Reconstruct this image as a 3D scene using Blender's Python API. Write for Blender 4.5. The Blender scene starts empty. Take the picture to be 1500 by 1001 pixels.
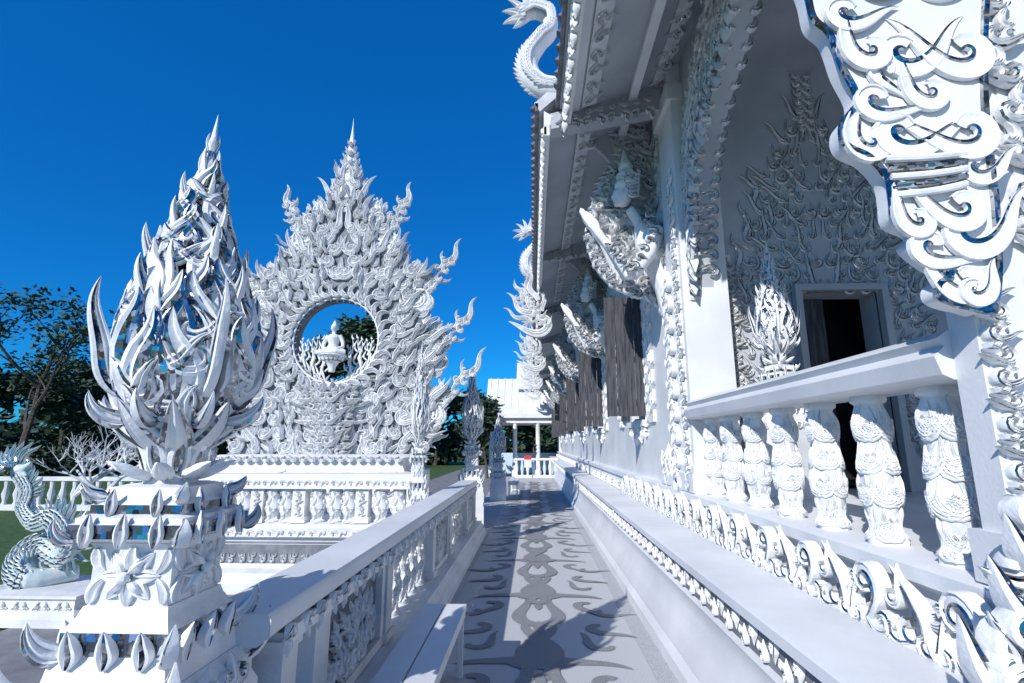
import bpy, bmesh, math, random
from mathutils import Vector, Matrix
R = random.Random(7)
S = bpy.context.scene
C = S.collection
PI = math.pi
rad = math.radians
F = 750.0; PITCH = math.radians(11.3); YAW = math.radians(2.3); CZ = 1.6
RT = Vector((math.cos(YAW), math.sin(YAW), 0))
FW = Vector((-math.sin(YAW)*math.cos(PITCH), math.cos(YAW)*math.cos(PITCH), math.sin(PITCH)))
UP = RT.cross(FW)
def ray(px, py): return RT*((px-750)/F) + UP*((500.5-py)/F) + FW
def at(px, py, Y):
    d = ray(px, py); t = Y/d.y
    return Vector((d.x*t, Y, CZ+d.z*t))
def P(px, py, Y):
    p = at(px, py, Y); return (p.x, p.z)

# ------------------------------------------------------------------ materials
def mat(name, c1, c2=None, rough=.6, scale=4, bump=.0, bscale=40, metallic=0, detail=4, spec=.4):
    m = bpy.data.materials.new(name); m.use_nodes = True
    nt = m.node_tree; b = nt.nodes['Principled BSDF']
    b.inputs['Roughness'].default_value = rough
    b.inputs['Metallic'].default_value = metallic
    b.inputs['Specular IOR Level'].default_value = spec
    tc = nt.nodes.new('ShaderNodeTexCoord')
    n = nt.nodes.new('ShaderNodeTexNoise'); n.inputs['Scale'].default_value = scale; n.inputs['Detail'].default_value = detail
    nt.links.new(tc.outputs['Object'], n.inputs['Vector'])
    cr = nt.nodes.new('ShaderNodeValToRGB')
    cr.color_ramp.elements[0].position = .35; cr.color_ramp.elements[1].position = .65
    cr.color_ramp.elements[0].color = (*c1, 1); cr.color_ramp.elements[1].color = (*(c2 or c1), 1)
    nt.links.new(n.outputs['Fac'], cr.inputs['Fac'])
    nt.links.new(cr.outputs['Color'], b.inputs['Base Color'])
    if bump:
        n2 = nt.nodes.new('ShaderNodeTexNoise'); n2.inputs['Scale'].default_value = bscale; n2.inputs['Detail'].default_value = 6
        nt.links.new(tc.outputs['Object'], n2.inputs['Vector'])
        bp = nt.nodes.new('ShaderNodeBump'); bp.inputs['Strength'].default_value = bump; bp.inputs['Distance'].default_value = .02
        nt.links.new(n2.outputs['Fac'], bp.inputs['Height'])
        nt.links.new(bp.outputs['Normal'], b.inputs['Normal'])
    return m
WHITE = mat('white_stucco', (.58,.595,.61), (.74,.75,.76), .55, 2.5, .2, 30, detail=8)
CARVE = mat('white_carving', (.66,.675,.69), (.80,.81,.815), .5, 9, .22, 45)
SMOOTHW = mat('white_paint', (.62,.635,.65), (.74,.75,.76), .42, 1.6, .1, 60, detail=9)
RECESS_SHADE = mat('recess_shade', (.12,.135,.16), (.21,.225,.25), .7, 6, .3, 30)  # dark grey stands in for the shade in gaps behind the carving
PORCHW = mat('shaded_white_plaster', (.34,.365,.40), (.44,.465,.495), .6, 1.5, .1, 40)  # white plaster toned down; shade of eaves and porch is in the colour
ALCOVE = mat('shaded_alcove_plaster', (.38,.41,.45), (.48,.51,.545), .6, 1.5, .12, 40)  # porch wall white, darkened in its colour for the shaded alcove
PORCHC = mat('shaded_white_carving', (.54,.56,.58), (.68,.70,.71), .5, 9, .2, 45)  # carving white darkened in its base colour for the shade under the eaves
AQUA = mat('aqua_white_stucco', (.46,.6,.62), (.64,.68,.69), .4, 10, .2, 40)
ROOFM = mat('roof_tile', (.4,.41,.44), (.56,.57,.59), .6, 6, .3, 20)
DARKT = mat('dark_tile', (.09,.09,.11), (.2,.2,.22), .5, 8, .3, 20)
def wood_mat():
    m = mat('dark_wood', (.022,.024,.03), (.085,.088,.1), .62, 5, .5, 25, detail=8)
    nt = m.node_tree; tc = [n for n in nt.nodes if n.type == 'TEX_COORD'][0]
    mp = nt.nodes.new('ShaderNodeMapping'); mp.inputs['Scale'].default_value = (6,6,.5)
    nt.links.new(tc.outputs['Object'], mp.inputs['Vector'])
    for n in nt.nodes:
        if n.type == 'TEX_NOISE': nt.links.new(mp.outputs['Vector'], n.inputs['Vector'])
    return m
WOOD = wood_mat()
BLACK = mat('unlit_interior', (.01,.01,.012), (.02,.02,.025), .8)  # near-black stands in for the lack of light indoors
LEAFM = mat('foliage', (.02,.05,.025), (.06,.10,.04), .6, 3)
LEAFD = mat('foliage_dark', (.016,.04,.024), (.05,.08,.04), .6, 3)
BARK = mat('bark', (.05,.04,.035), (.1,.085,.07), .9, 8, .5, 20)
GRASS = mat('lawn', (.03,.075,.015), (.06,.12,.03), .9, 6, .6, 60)
PAVE = mat('paving', (.16,.16,.17), (.25,.25,.26), .8, 3, .2, 60)
REDS = mat('red_sign', (.5,.03,.04), (.55,.05,.06), .5)
BLUEP = mat('pale_blue_paint', (.45,.56,.65), (.52,.62,.7), .5)
def speckle(name, c1, c2, sc=160):
    return mat(name, c1, c2, .75, sc, .15, 200, detail=2)
PATHM = speckle('washed_gravel', (.34,.35,.37), (.62,.63,.64))
MOTIF = speckle('dark_gravel', (.13,.135,.15), (.33,.335,.355))
PATHB = speckle('grey_gravel', (.28,.29,.31), (.53,.54,.56))
def mirror_mat(name, scale=28, lo=.5):
    m = bpy.data.materials.new(name); m.use_nodes = True
    nt = m.node_tree; b = nt.nodes['Principled BSDF']
    b.inputs['Metallic'].default_value = 1; b.inputs['Roughness'].default_value = .14
    tc = nt.nodes.new('ShaderNodeTexCoord')
    v = nt.nodes.new('ShaderNodeTexVoronoi'); v.inputs['Scale'].default_value = scale; v.distance = 'CHEBYCHEV'
    nt.links.new(tc.outputs['Object'], v.inputs['Vector'])
    cr = nt.nodes.new('ShaderNodeValToRGB')
    cr.color_ramp.elements[0].color = (lo*.4, lo*.42, lo*.46, 1); cr.color_ramp.elements[1].color = (.6,.63,.67,1)
    nt.links.new(v.outputs['Color'], cr.inputs['Fac']); nt.links.new(cr.outputs['Color'], b.inputs['Base Color'])
    g = nt.nodes.new('ShaderNodeNewGeometry')
    s = nt.nodes.new('ShaderNodeVectorMath'); s.operation = 'SUBTRACT'; s.inputs[1].default_value = (.5,.5,.5)
    nt.links.new(v.outputs['Color'], s.inputs[0])
    k = nt.nodes.new('ShaderNodeVectorMath'); k.operation = 'SCALE'; k.inputs['Scale'].default_value = .5
    nt.links.new(s.outputs['Vector'], k.inputs[0])
    a = nt.nodes.new('ShaderNodeVectorMath'); a.operation = 'ADD'
    nt.links.new(g.outputs['Normal'], a.inputs[0]); nt.links.new(k.outputs['Vector'], a.inputs[1])
    nn = nt.nodes.new('ShaderNodeVectorMath'); nn.operation = 'NORMALIZE'
    nt.links.new(a.outputs['Vector'], nn.inputs[0]); nt.links.new(nn.outputs['Vector'], b.inputs['Normal'])
    return m
MIRROR = mirror_mat('mirror_mosaic', 40, .2)
W2 = [CARVE, MIRROR]

# ------------------------------------------------------------------ mesh builder
class MB:
    def __init__(s): s.v = []; s.f = []; s.m = []
    def add(s, vs, fs, mi=0):
        o = len(s.v); s.v.extend(vs)
        for f in fs: s.f.append([i+o for i in f]); s.m.append(mi)
    def box(s, x0, x1, y0, y1, z0, z1, mi=0):
        vs = [(x0,y0,z0),(x1,y0,z0),(x1,y1,z0),(x0,y1,z0),(x0,y0,z1),(x1,y0,z1),(x1,y1,z1),(x0,y1,z1)]
        s.add(vs, [(3,2,1,0),(4,5,6,7),(0,1,5,4),(1,2,6,5),(2,3,7,6),(3,0,4,7)], mi)
    def lathe(s, prof, seg=20, c=(0,0,0), mi=0, square=False, fn=None, mis=None):
        vs = []; n = len(prof); off = PI/4 if square else 0
        if square: seg = 4
        for r, z in prof:
            for k in range(seg):
                a = 2*PI*k/seg+off; q = r*math.sqrt(2) if square else r
                if fn: q *= fn(a, z)
                vs.append((c[0]+q*math.cos(a), c[1]+q*math.sin(a), c[2]+z))
        o = len(s.v); s.v.extend(vs)
        for i in range(n-1):
            for k in range(seg):
                k2 = (k+1) % seg
                s.f.append([o+i*seg+k, o+i*seg+k2, o+(i+1)*seg+k2, o+(i+1)*seg+k]); s.m.append(mis[i] if mis else mi)
        s.f.append([o+k for k in reversed(range(seg))]); s.m.append(mi)
        s.f.append([o+(n-1)*seg+k for k in range(seg)]); s.m.append(mi)
    def ell(s, c, r, seg=14, rings=9, mi=0):
        vs = []
        for i in range(rings+1):
            t = PI*i/rings
            for k in range(seg):
                a = 2*PI*k/seg
                vs.append((c[0]+r[0]*math.sin(t)*math.cos(a), c[1]+r[1]*math.sin(t)*math.sin(a), c[2]-r[2]*math.cos(t)))
        fs = [(i*seg+k, i*seg+(k+1)%seg, (i+1)*seg+(k+1)%seg, (i+1)*seg+k) for i in range(rings) for k in range(seg)]
        s.add(vs, fs, mi)
    def tube(s, pts, rs, seg=8, mi=0):
        pts = [Vector(p) for p in pts]; n = len(pts)
        if not hasattr(rs, '__len__'): rs = [rs]*n
        vs = []; prev = None
        for i, p in enumerate(pts):
            t = (pts[min(i+1, n-1)]-pts[max(i-1, 0)])
            if t.length < 1e-9: t = Vector((0,0,1))
            t.normalize()
            if prev is None:
                a = Vector((0,1,0)) if abs(t.y) < .9 else Vector((1,0,0))
                prev = (a - t*a.dot(t)).normalized()
            prev = (prev - t*prev.dot(t)).normalized(); b = t.cross(prev)
            for k in range(seg):
                q = 2*PI*k/seg
                vs.append(tuple(p + (prev*math.cos(q)+b*math.sin(q))*rs[i]))
        fs = [(i*seg+k, i*seg+(k+1)%seg, (i+1)*seg+(k+1)%seg, (i+1)*seg+k) for i in range(n-1) for k in range(seg)]
        fs.append(tuple(reversed(range(seg)))); fs.append(tuple(range((n-1)*seg, n*seg)))
        s.add(vs, fs, mi)
    def ext_y(s, poly, y0, y1, mi=0):
        n = len(poly)
        vs = [(x, y0, z) for x, z in poly]+[(x, y1, z) for x, z in poly]
        fs = [(i, (i+1)%n, n+(i+1)%n, n+i) for i in range(n)]+[tuple(range(n)), tuple(range(2*n-1, n-1, -1))]
        s.add(vs, fs, mi)
    def ext_x(s, poly, x0, x1, mi=0):
        n = len(poly)
        vs = [(x0, y, z) for y, z in poly]+[(x1, y, z) for y, z in poly]
        fs = [(i, (i+1)%n, n+(i+1)%n, n+i) for i in range(n)]+[tuple(range(n)), tuple(range(2*n-1, n-1, -1))]
        s.add(vs, fs, mi)
    def build(s, name, mats, parent=None, world=True):
        me = bpy.data.meshes.new(name)
        me.from_pydata(s.v, [], s.f)
        if not isinstance(mats, (list, tuple)): mats = [mats]
        for m in mats: me.materials.append(m)
        me.polygons.foreach_set('material_index', [min(i, len(mats)-1) for i in s.m])
        me.polygons.foreach_set('use_smooth', [True]*len(s.f))
        me.update()
        me.set_sharp_from_angle(angle=rad(38))
        o = bpy.data.objects.new(name, me); C.objects.link(o)
        attach(o, parent, world)
        return o
def attach(o, parent, world=True):
    if parent:
        o.parent = parent
        if world and parent.parent is None: o.matrix_parent_inverse = Matrix.Translation(-Vector(parent.location))
def fused(mb, name, mats, parent=None, world=True, voxel=.02, smooth=4):
    o = mb.build('tmp', mats)
    m = o.modifiers.new('r', 'REMESH'); m.mode = 'VOXEL'; m.voxel_size = voxel
    q = o.modifiers.new('s', 'SMOOTH'); q.iterations = smooth; q.factor = .5
    dg = bpy.context.evaluated_depsgraph_get(); dg.update()
    me = bpy.data.meshes.new_from_object(o.evaluated_get(dg)); me.name = name
    bpy.data.objects.remove(o)
    me.polygons.foreach_set('use_smooth', [True]*len(me.polygons))
    n = bpy.data.objects.new(name, me); C.objects.link(n)
    attach(n, parent, world)
    return n
def thing(name, label, cat, loc=(0,0,0), rz=0, group=None):
    o = bpy.data.objects.new(name, None); C.objects.link(o)
    o.location = loc; o.rotation_euler = (0,0,rz); o.empty_display_size = .2
    o['label'] = label; o['category'] = cat
    if group: o['group'] = group
    return o
def tag(o, label, cat, group=None):
    o['label'] = label; o['category'] = cat
    if group: o['group'] = group
    return o
def struct(mb, name, m):
    o = mb.build(name, m); o['kind'] = 'structure'; return o
def dup(root, loc, rz=0, label=None, scale=None):
    r = root.copy(); C.objects.link(r); r.location = loc; r.rotation_euler = (0,0,rz)
    if label: r['label'] = label
    if scale: r.scale = scale
    for ch in list(root.children):
        c = ch.copy(); C.objects.link(c); c.parent = r
        for g in ch.children:
            d = g.copy(); C.objects.link(d); d.parent = c
    return r
def shift(o, dy):
    c = o.copy(); C.objects.link(c); c.location.y += dy
    for g in o.children:
        d = g.copy(); C.objects.link(d); d.parent = c
    return c
def cr(pts, k=8, closed=False):
    pts = [Vector(p) for p in pts]; n = len(pts); out = []
    rng = n if closed else n-1
    for i in range(rng):
        if closed: a, b, c, d = pts[(i-1)%n], pts[i], pts[(i+1)%n], pts[(i+2)%n]
        else: a, b, c, d = pts[max(i-1,0)], pts[i], pts[i+1], pts[min(i+2,n-1)]
        for j in range(k):
            t = j/k
            out.append(.5*((2*b)+(c-a)*t+(2*a-5*b+4*c-d)*t*t+(-a+3*b-3*c+d)*t**3))
    if not closed: out.append(pts[-1])
    return out

# ------------------------------------------------------------------ flame ornament
PG = [(-1,0),(-.93,.75),(-.6,.9),(-.42,.3),(0,.95),(.42,.3),(.6,.9),(.93,.75),(1,0)]
PB = [(-1,0),(-.95,.75),(-.68,.9),(-.58,.5),(-.1,.72),(.4,.72),(.68,.9),(.95,.75),(1,0)]
PS = [(-1,0),(-.75,.7),(0,1),(.75,.7),(1,0)]
PF = [(-1,0),(1,0)]
def leaf(mb, fr, u, v, ang, L, W, c1=0, c2=0, T=.02, n0=0, N=9, prof=PG, band=(), bmi=1, mi=0, both=False, w0=.4, lift=0, pk=.3, rnd=.8, wav=0, spi=0, fk=0):
    vs = []; x, y = u, v; ds = L/N; m = len(prof)
    for i in range(N+1):
        s = i/N; th = ang+c1*s+c2*s*s+wav*math.sin(8*s)+spi*(1-s)**2.5+fk*s**3
        w = .5*W*(w0+(1-w0)*math.sin(min(1, s/pk)*PI/2))*max(0, 1-s**1.5)**rnd
        cx, cy = -math.sin(th), math.cos(th)
        t = T*min(1, (1-s)*2.5+.1); nn = n0+lift*s*s
        for a, h in prof: vs.append(fr(x+cx*w*a, y+cy*w*a, nn+t*h))
        if both:
            for a, h in reversed(prof[1:-1]): vs.append(fr(x+cx*w*a, y+cy*w*a, nn-t*h))
        x += math.cos(th)*ds; y += math.sin(th)*ds
    o = len(mb.v); mb.v.extend(vs)
    K = 2*m-2 if both else m
    for i in range(N):
        for k in range(K if both else K-1):
            k2 = (k+1) % K
            mb.f.append([o+i*K+k, o+i*K+k2, o+(i+1)*K+k2, o+(i+1)*K+k])
            kk = k if k < m-1 else 2*m-3-k
            mb.m.append(bmi if kk in band else mi)
def comma(mb, fr, u, v, ang, L, W, f=1, T=.03, n0=0, band=(), prof=PG, both=False, N=14, spi=4.8, fk=1.4, lift=0):
    leaf(mb, fr, u, v, ang, L, W, 0, 0, T, n0, N, prof, band, both=both, w0=.55, pk=.5, rnd=.75, spi=spi*f, fk=fk*f, lift=lift)
def kranok(mb, fr, u, v, ang, L, f=1, T=.03, n0=0, band=(), prof=PG, both=False, N=9, rich=True, curl=1.0, fat=1.0):
    c, s = math.cos(ang), math.sin(ang)
    def off(a, b): return (u+c*a*L-s*b*L*f, v+s*a*L+c*b*L*f)
    comma(mb, fr, u, v, ang-.25*f, 1.3*L, .21*L*fat, f, T, n0, band, prof, both, N+5, 5.0, 1.5, T*.5)
    x, y = off(.34, .10)
    comma(mb, fr, x, y, ang+.75*f, .8*L, .15*L*fat, -f, T*.95, n0-.0015, (), prof, both, N+2, 4.4, 1.3, T*.4)
    if rich:
        x, y = off(.08, -.17)
        comma(mb, fr, x, y, ang-.75*f, .62*L, .13*L*fat, f, T*.85, n0-.003, (), prof, both, N+1, 3.8, 1.4)
        x, y = off(.02, .22)
        comma(mb, fr, x, y, ang+1.5*f, .55*L, .12*L*fat, -f, T*.85, n0-.002, band, PS, both, N+1, 4.4, 1.2)
def XF(x0, sgn=-1): return lambda u, v, n: (x0+sgn*n, u, v)
def YF(y0): return lambda u, v, n: (u, y0-n, v)
def ZF(z0): return lambda u, v, n: (u, v, z0+n)

# ------------------------------------------------------------------ ground and path
g = MB(); g.box(-900, 900, -60, 1500, -1.0, -.36); struct(g, 'ground', GRASS)
g = MB(); g.box(-5.6, 12, -6, 60, -.5, -.33); struct(g, 'paved_court', PAVE)
g = MB(); g.box(-1.5, 1.0, -4, 26, -.3, 0); struct(g, 'path', PATHM)
g = MB()
g.box(.84, .979, -4, 26, .001, .004)
g.box(-1.2, -.80, -4, 26, .001, .004)
struct(g, 'path_border', PATHB)
g = MB(); zi = [0]
def fl(u, v, a, L, W, f, spi=5.0, fk=1.4, w0=.5, pk=.5, wav=0):
    zi[0] = (zi[0]+1) % 37
    leaf(g, ZF(.0045+.00022*zi[0]), u, v, a, L, W, 0, 0, 0, 0, 30, PF, w0=w0, pk=pk, rnd=.6, wav=wav*f, spi=spi*f, fk=fk*f)
ax = .04
for k in range(13):
    y0 = .75+1.7*k
    for f in (1, -1):
        b = (lambda q: q) if f == 1 else (lambda q: PI-q)
        fl(ax+f*.22, y0+.10, b(.22), 1.30, .21, f, 4.0, 1.9)
        fl(ax+f*.12, y0+.46, b(.60), 1.10, .17, -f, 3.8, 1.5)
        fl(ax+f*.52, y0-.20, b(-.1), .55, .12, -f, 3.8, 1.6)
        fl(ax+f*.14, y0+.98, b(.55), 1.15, .17, f, 3.8, 1.7)
        fl(ax+f*.55, y0+.88, b(.5), .60, .12, -f, 3.8, 1.5)
        fl(ax+f*.58, y0+.40, b(.9), .55, .10, f, 3.8, 1.5)
        fl(ax+f*.62, y0+1.28, b(1.0), .50, .10, -f, 3.8, 1.5)
        fl(ax+f*.09, y0-.15, b(.7), .50, .10, f, 3.8, 1.2)
    fl(ax, y0+.62, PI/2, .34, .12, 1, 0, 0, .1); fl(ax, y0+1.28, PI/2, .30, .10, 1, 0, 0, .1)
struct(g, 'path_motif', [MOTIF])

# ------------------------------------------------------------------ lotus bud pillar
def petal(mb, al, r0, z0, phi, L, W, c1, c2, T=.012, band=(1,6), sway=0, N=10, cup=.25, prof=PG):
    ca, sa = math.cos(al), math.sin(al); vs = []; r, z = r0, z0; ds = L/N; m = len(prof)
    for i in range(N+1):
        s = i/N; th = phi+c1*s+c2*s*s
        w = .5*W*(.45+.55*math.sin(min(1, s/.35)*PI/2))*max(0, 1-s**1.7)**.8
        nr, nz = math.sin(th), -math.cos(th); t = T*min(1, (1-s)*3+.1); sw = sway*s*s
        def pt(a, h):
            d = h*t-cup*w*a*a; rr = r+nr*d; zz = z+nz*d; q = a*w+sw
            return (rr*ca-q*sa, rr*sa+q*ca, zz)
        vs += [pt(a, h) for a, h in prof]+[pt(a, -h) for a, h in reversed(prof[1:-1])]
        r += math.cos(th)*ds; z += math.sin(th)*ds
    o = len(mb.v); mb.v.extend(vs); K = 2*m-2
    for i in range(N):
        for k in range(K):
            k2 = (k+1) % K
            mb.f.append([o+i*K+k, o+i*K+k2, o+(i+1)*K+k2, o+(i+1)*K+k]); mb.m.append(1 if k in band else 0)
def RF(al):
    ca, sa = math.cos(al), math.sin(al)
    return lambda u, v, n: (u*ca-n*sa, u*sa+n*ca, v)
CORE = [(.05,0),(.10,.05),(.17,.12),(.23,.2),(.27,.3),(.28,.42),(.265,.55),(.225,.7),(.175,.83),(.13,.96),(.09,1.08),(.06,1.2),(.04,1.32),(.028,1.45)]
def core_r(z):
    for (r0, z0), (r1, z1) in zip(CORE, CORE[1:]):
        if z <= z1: return r0+(r1-r0)*(z-z0)/(z1-z0)
    return .022
def SF(a0):
    def fr(u, v, n):
        r = core_r(v); a = a0+u/max(.06, r); r += n
        return (r*math.cos(a), r*math.sin(a), v)
    return fr
def bud_mesh(mb, z0):
    n0 = len(mb.v)
    mb.lathe([(r*.84, z) for r, z in CORE], 18, mi=1)
    for k in range(9): petal(mb, 2*PI*k/9+.1, .07, .03, rad(38), .36, .20, .9, .2, .018, (1,2,5,6), sway=.05)
    for k in range(9): petal(mb, 2*PI*(k+.5)/9+.1, .06, .0, rad(14), .34, .16, 1.4, -.6, .018, (1,6), sway=-.05)
    for t in range(10):
        z = .14+.116*t; n = [7,7,7,6,6,6,5,5,4,4][t]; k_ = 1-.058*t
        for k in range(n):
            a0 = 2*PI*(k+.5*(t % 2))/n+.11*t; f = 1 if (k+t) % 2 else -1
            fr = SF(a0); L = .50*k_
            leaf(mb, fr, 0, z-.03, PI/2-.65*f, L, .20*k_, 1.7*f, -1.2*f, .032, .0, 16, PG, (1,2,3) if f > 0 else (4,5,6), both=True, w0=.55, pk=.4, lift=.06, rnd=.75, wav=.36*f)
            comma(mb, fr, .085*f*k_, z+.04, PI/2+.30*f, L*.78, .12*k_, -f, .032, .008, (1,2), PG, True, 16, 5.0, 1.5, .035)
    for k in range(8):
        al = PI/4*k+PI/4+.1; fr = RF(al); fr2 = RF(al+PI/8); c4 = k % 2 == 0
        leaf(mb, fr, .20, .13, rad(0), .22, .09, .9, .8, .02, 0, 12, PG, (1,6), both=True)
        if c4:
            leaf(mb, fr, .25, .24, rad(42), .52, .10, 1.8, -.9, .024, 0, 16, PG, (2,3), both=True, wav=.2)
            leaf(mb, fr2, .25, .48, rad(78), .36, .09, .5, -.5, .022, 0, 12, PG, (2,3), both=True, wav=.3)
            leaf(mb, fr, .205, .68, rad(82), .34, .085, .6, -.8, .02, 0, 12, PG, (2,), both=True, wav=.3)
            leaf(mb, fr2, .145, .84, rad(86), .32, .075, .5, -.7, .018, 0, 12, PG, (2,), both=True, wav=.3)
            leaf(mb, fr, .10, 1.02, rad(88), .30, .065, .4, -.6, .016, 0, 12, PG, (), both=True, wav=.3)
        else:
            leaf(mb, fr, .25, .38, rad(68), .34, .09, .9, -.6, .02, 0, 12, PG, (2,3), both=True, wav=.3)
            leaf(mb, fr, .22, .60, rad(82), .32, .08, .6, -.6, .02, 0, 12, PG, (2,3), both=True, wav=.3)
    for k in range(4):
        leaf(mb, RF(PI/2*k), .045, 1.20, rad(88), .27, .055, .3, -.4, .014, 0, 12, PG, (), both=True, wav=.35)
        leaf(mb, RF(PI/2*k+.7), .028, 1.34, rad(90), .22, .04, .2, -.3, .012, 0, 12, PG, (), both=True, wav=.35)
    mb.lathe([(.022,1.40),(.018,1.46),(.024,1.49),(.014,1.53),(.001,1.66)], 8)
    for i in range(n0, len(mb.v)):
        x, y, z = mb.v[i]; mb.v[i] = (x*.83+.012*math.sin(z*4.0), y*.80, z*.86+z0)
def build_lotus_pillar(label, loc, group):
    t = thing('lotus_bud_pillar', label, 'pillar', loc, 0, group)
    m = MB()
    m.lathe([(.285,0),(.285,.60),(.265,.64),(.265,.70),(.245,.74),(.245,.80),(.21,.84)], square=True)
    m.build('pedestal', WHITE, t, False)
    m = MB()
    m.lathe([(.205,.84),(.195,.90),(.18,.93),(.18,1.0),(.155,1.04),(.145,1.07)], square=True, mis=[0,0,1,0,0])
    for q in range(4):
        a = PI/2*q; ca, sa = math.cos(a), math.sin(a)
        def fr(u, v, n, ca=ca, sa=sa): 
            x, y = u, -(.19+n); return (x*ca-y*sa, x*sa+y*ca, v)
        for j in (-.12, 0, .12):
            leaf(m, fr, j, .90, PI/2, .12, .08, 0, 0, .02, .004, 9, PG, (2,3), both=True, w0=.2, pk=.45, lift=.03)
        for f in (1, -1):
            comma(m, fr, f*.14, .79, PI/2-f*.5, .22, .05, f, .025, .065, (1,), PG, True)
            comma(m, fr, f*.05, .79, PI/2-f*.1, .18, .05, -f, .025, .065, (1,), PG, True)
        al = a+PI/4; fr2 = RF(al)
        leaf(m, fr2, .28, .80, rad(10), .22, .09, 2.0, -.5, .03, 0, 10, PG, (2,3), both=True)
        leaf(m, fr2, .24, .93, rad(10), .17, .08, 1.8, -.4, .025, 0, 10, PG, (1,), both=True)
    m.build('flame_base', W2, t, False)
    m = MB()
    m.lathe([(.138,1.07),(.138,1.25),(.15,1.27)], square=True)
    sh = m.build('shaft', WHITE, t, False)
    m = MB()
    for q in range(4):
        a = PI/2*q; ca, sa = math.cos(a), math.sin(a)
        def fr(u, v, n, ca=ca, sa=sa): 
            x, y = u, -(.139+n); return (x*ca-y*sa, x*sa+y*ca, v)
        for k in range(8):
            b = PI/4*k; leaf(m, fr, .02*math.cos(b), 1.165+.02*math.sin(b), b, .085, .065, 0, 0, .02, 0, 7, PG, w0=.3, pk=.5)
        for k in range(4):
            b = PI/2*k+PI/4; leaf(m, fr, .02*math.cos(b), 1.165+.02*math.sin(b), b, .055, .04, 0, 0, .025, .014, 6, PS, w0=.3, pk=.5)
        p = fr(0, 1.165, .035); m.ell(p, (.02,.02,.02), 8, 6)
        for f in (1,-1):
            for zz in (1.08, 1.25): leaf(m, fr, f*.125, zz, PI/2 if zz < 1.1 else -PI/2, .1, .045, f*1.2*(1 if zz < 1.1 else -1), 0, .015, 0, 7, PG)
    m.build('flower_relief', W2, sh, False)
    m = MB()
    pr = [(.145,1.27),(.175,1.28),(.198,1.29),(.198,1.335),(.185,1.34),(.185,1.355),(.16,1.365),(.16,1.395),(.137,1.41),(.127,1.43),(.127,1.45),(.09,1.46)]
    m.lathe(pr, square=True, mis=[0,0,1,0,0,0,1,0,0,0,0])
    for q in range(4):
        a = PI/2*q; ca, sa = math.cos(a), math.sin(a)
        def fr(u, v, n, ca=ca, sa=sa): 
            x, y = u, -(.20+n); return (x*ca-y*sa, x*sa+y*ca, v)
        for j in (-.12, 0, .12):
            leaf(m, fr, j, 1.265, PI/2, .11, .06, 0, 0, .02, .004, 8, PG, (3,4), w0=.2, pk=.5)
        for j in (-.08, .08): leaf(m, lambda u, v, n: fr(u, v, n-.04), j, 1.36, PI/2, .09, .05, 0, 0, .02, .004, 8, PG, (3,4), w0=.2, pk=.5)
        fr2 = RF(a+PI/4)
        leaf(m, fr2, .26, 1.28, rad(10), .11, .055, 1.8, 0, .025, 0, 9, PG, (1,6), both=True)
        leaf(m, fr2, .185, 1.42, rad(0), .10, .06, 1.4, 0, .02, 0, 9, PG, (1,6), both=True)
    m.build('capital', W2, t, False)
    m = MB()
    m.lathe([(.1,1.45),(.085,1.47),(.075,1.5),(.095,1.55),(.1,1.6),(.07,1.66)], 16)
    for k in range(8): petal(m, PI/4*k, .075, 1.5, rad(65), .17, .09, .9, -1.8, .014, (3,4))
    for k in range(8): petal(m, PI/4*k+PI/8, .085, 1.48, rad(10), .14, .08, 1.2, -1.0, .014, ())
    m.build('lotus_neck', W2, t, False)
    m = MB(); bud_mesh(m, 1.57); m.build('flame_bud', W2, t, False)
    return t
GRP = 'white lotus bud pillars standing along the walkway'
pil = build_lotus_pillar('large flame shaped lotus bud pillar with mirror inlay in the left foreground', (-1.355,1.93,0), GRP)
pil2 = dup(pil, (-1.62,7.35,.05), .3, 'slender lotus bud pillar at the corner of the shrine platform, in front of the arch', (.5,.5,1.02))
pil3 = dup(pil, (-1.22,10.4,0), .2, 'lotus bud pillar on stepped base just past the end of the walkway railing', (.8,.8,1.08))
pil4 = dup(pil, (-1.02,15.4,-.02), 0, 'farthest lotus bud pillar, beside the distant bench', (.8,.8,.85))
pil5 = dup(pil, (2.38,5.0,1.12), .4, 'lotus bud pillar standing behind the balcony rail of the temple', (.70,.70,.84))
pil6 = dup(pil, (-4.75,7.4,.2), .1, 'short lotus bud pillar at the left corner of the shrine platform', (.5,.5,.62))

# ------------------------------------------------------------------ balusters
def baluster_mesh(h, rmax, nleaf=16, tk=.2):
    m = MB()
    ring = [(.95,0),(.95,.05),(.7,.08),(.65,.13),(.85,.22),(1.0,.36),(.95,.5),(.80,.6),(.78,.66),(.9,.76),(.9,.85),(.75,.92),(.75,.94),(.95,.96),(.95,1)]
    pr = [(p.x*rmax, p.y*h) for p in cr([(a, b, 0) for a, b in ring], 3)]
    m.lathe(pr, 20, fn=lambda a, z: 1+.07*math.sin(3*a+z/h*9)+.04*math.sin(7*a-z/h*14))
    def rf(z):
        for (r0, z0), (r1, z1) in zip(pr, pr[1:]):
            if z <= z1: return r0+(r1-r0)*(z-z0)/max(1e-6, z1-z0)
        return pr[-1][0]
    def fr(u, v, n):
        a = u/rmax; r = rf(max(0, min(h, v)))+n; return (r*math.cos(a), r*math.sin(a), v)
    for k in range(nleaf):
        u = rmax*2*PI*k/nleaf*2.0; z = h*(.14+.24*(k % 4)/1.1)
        f = 1 if k % 2 else -1
        comma(m, fr, u, z, PI/2-f*.5, h*.42, h*.085, f, rmax*tk, -.006, (), PG, False, 13, 5.0, 1.5)
        comma(m, fr, u+rmax*.35, z+.03*h, PI/2+f*.7, h*.32, h*.065, -f, rmax*tk, -.006, (), PG, False, 12, 4.6, 1.4)
    return m

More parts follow.
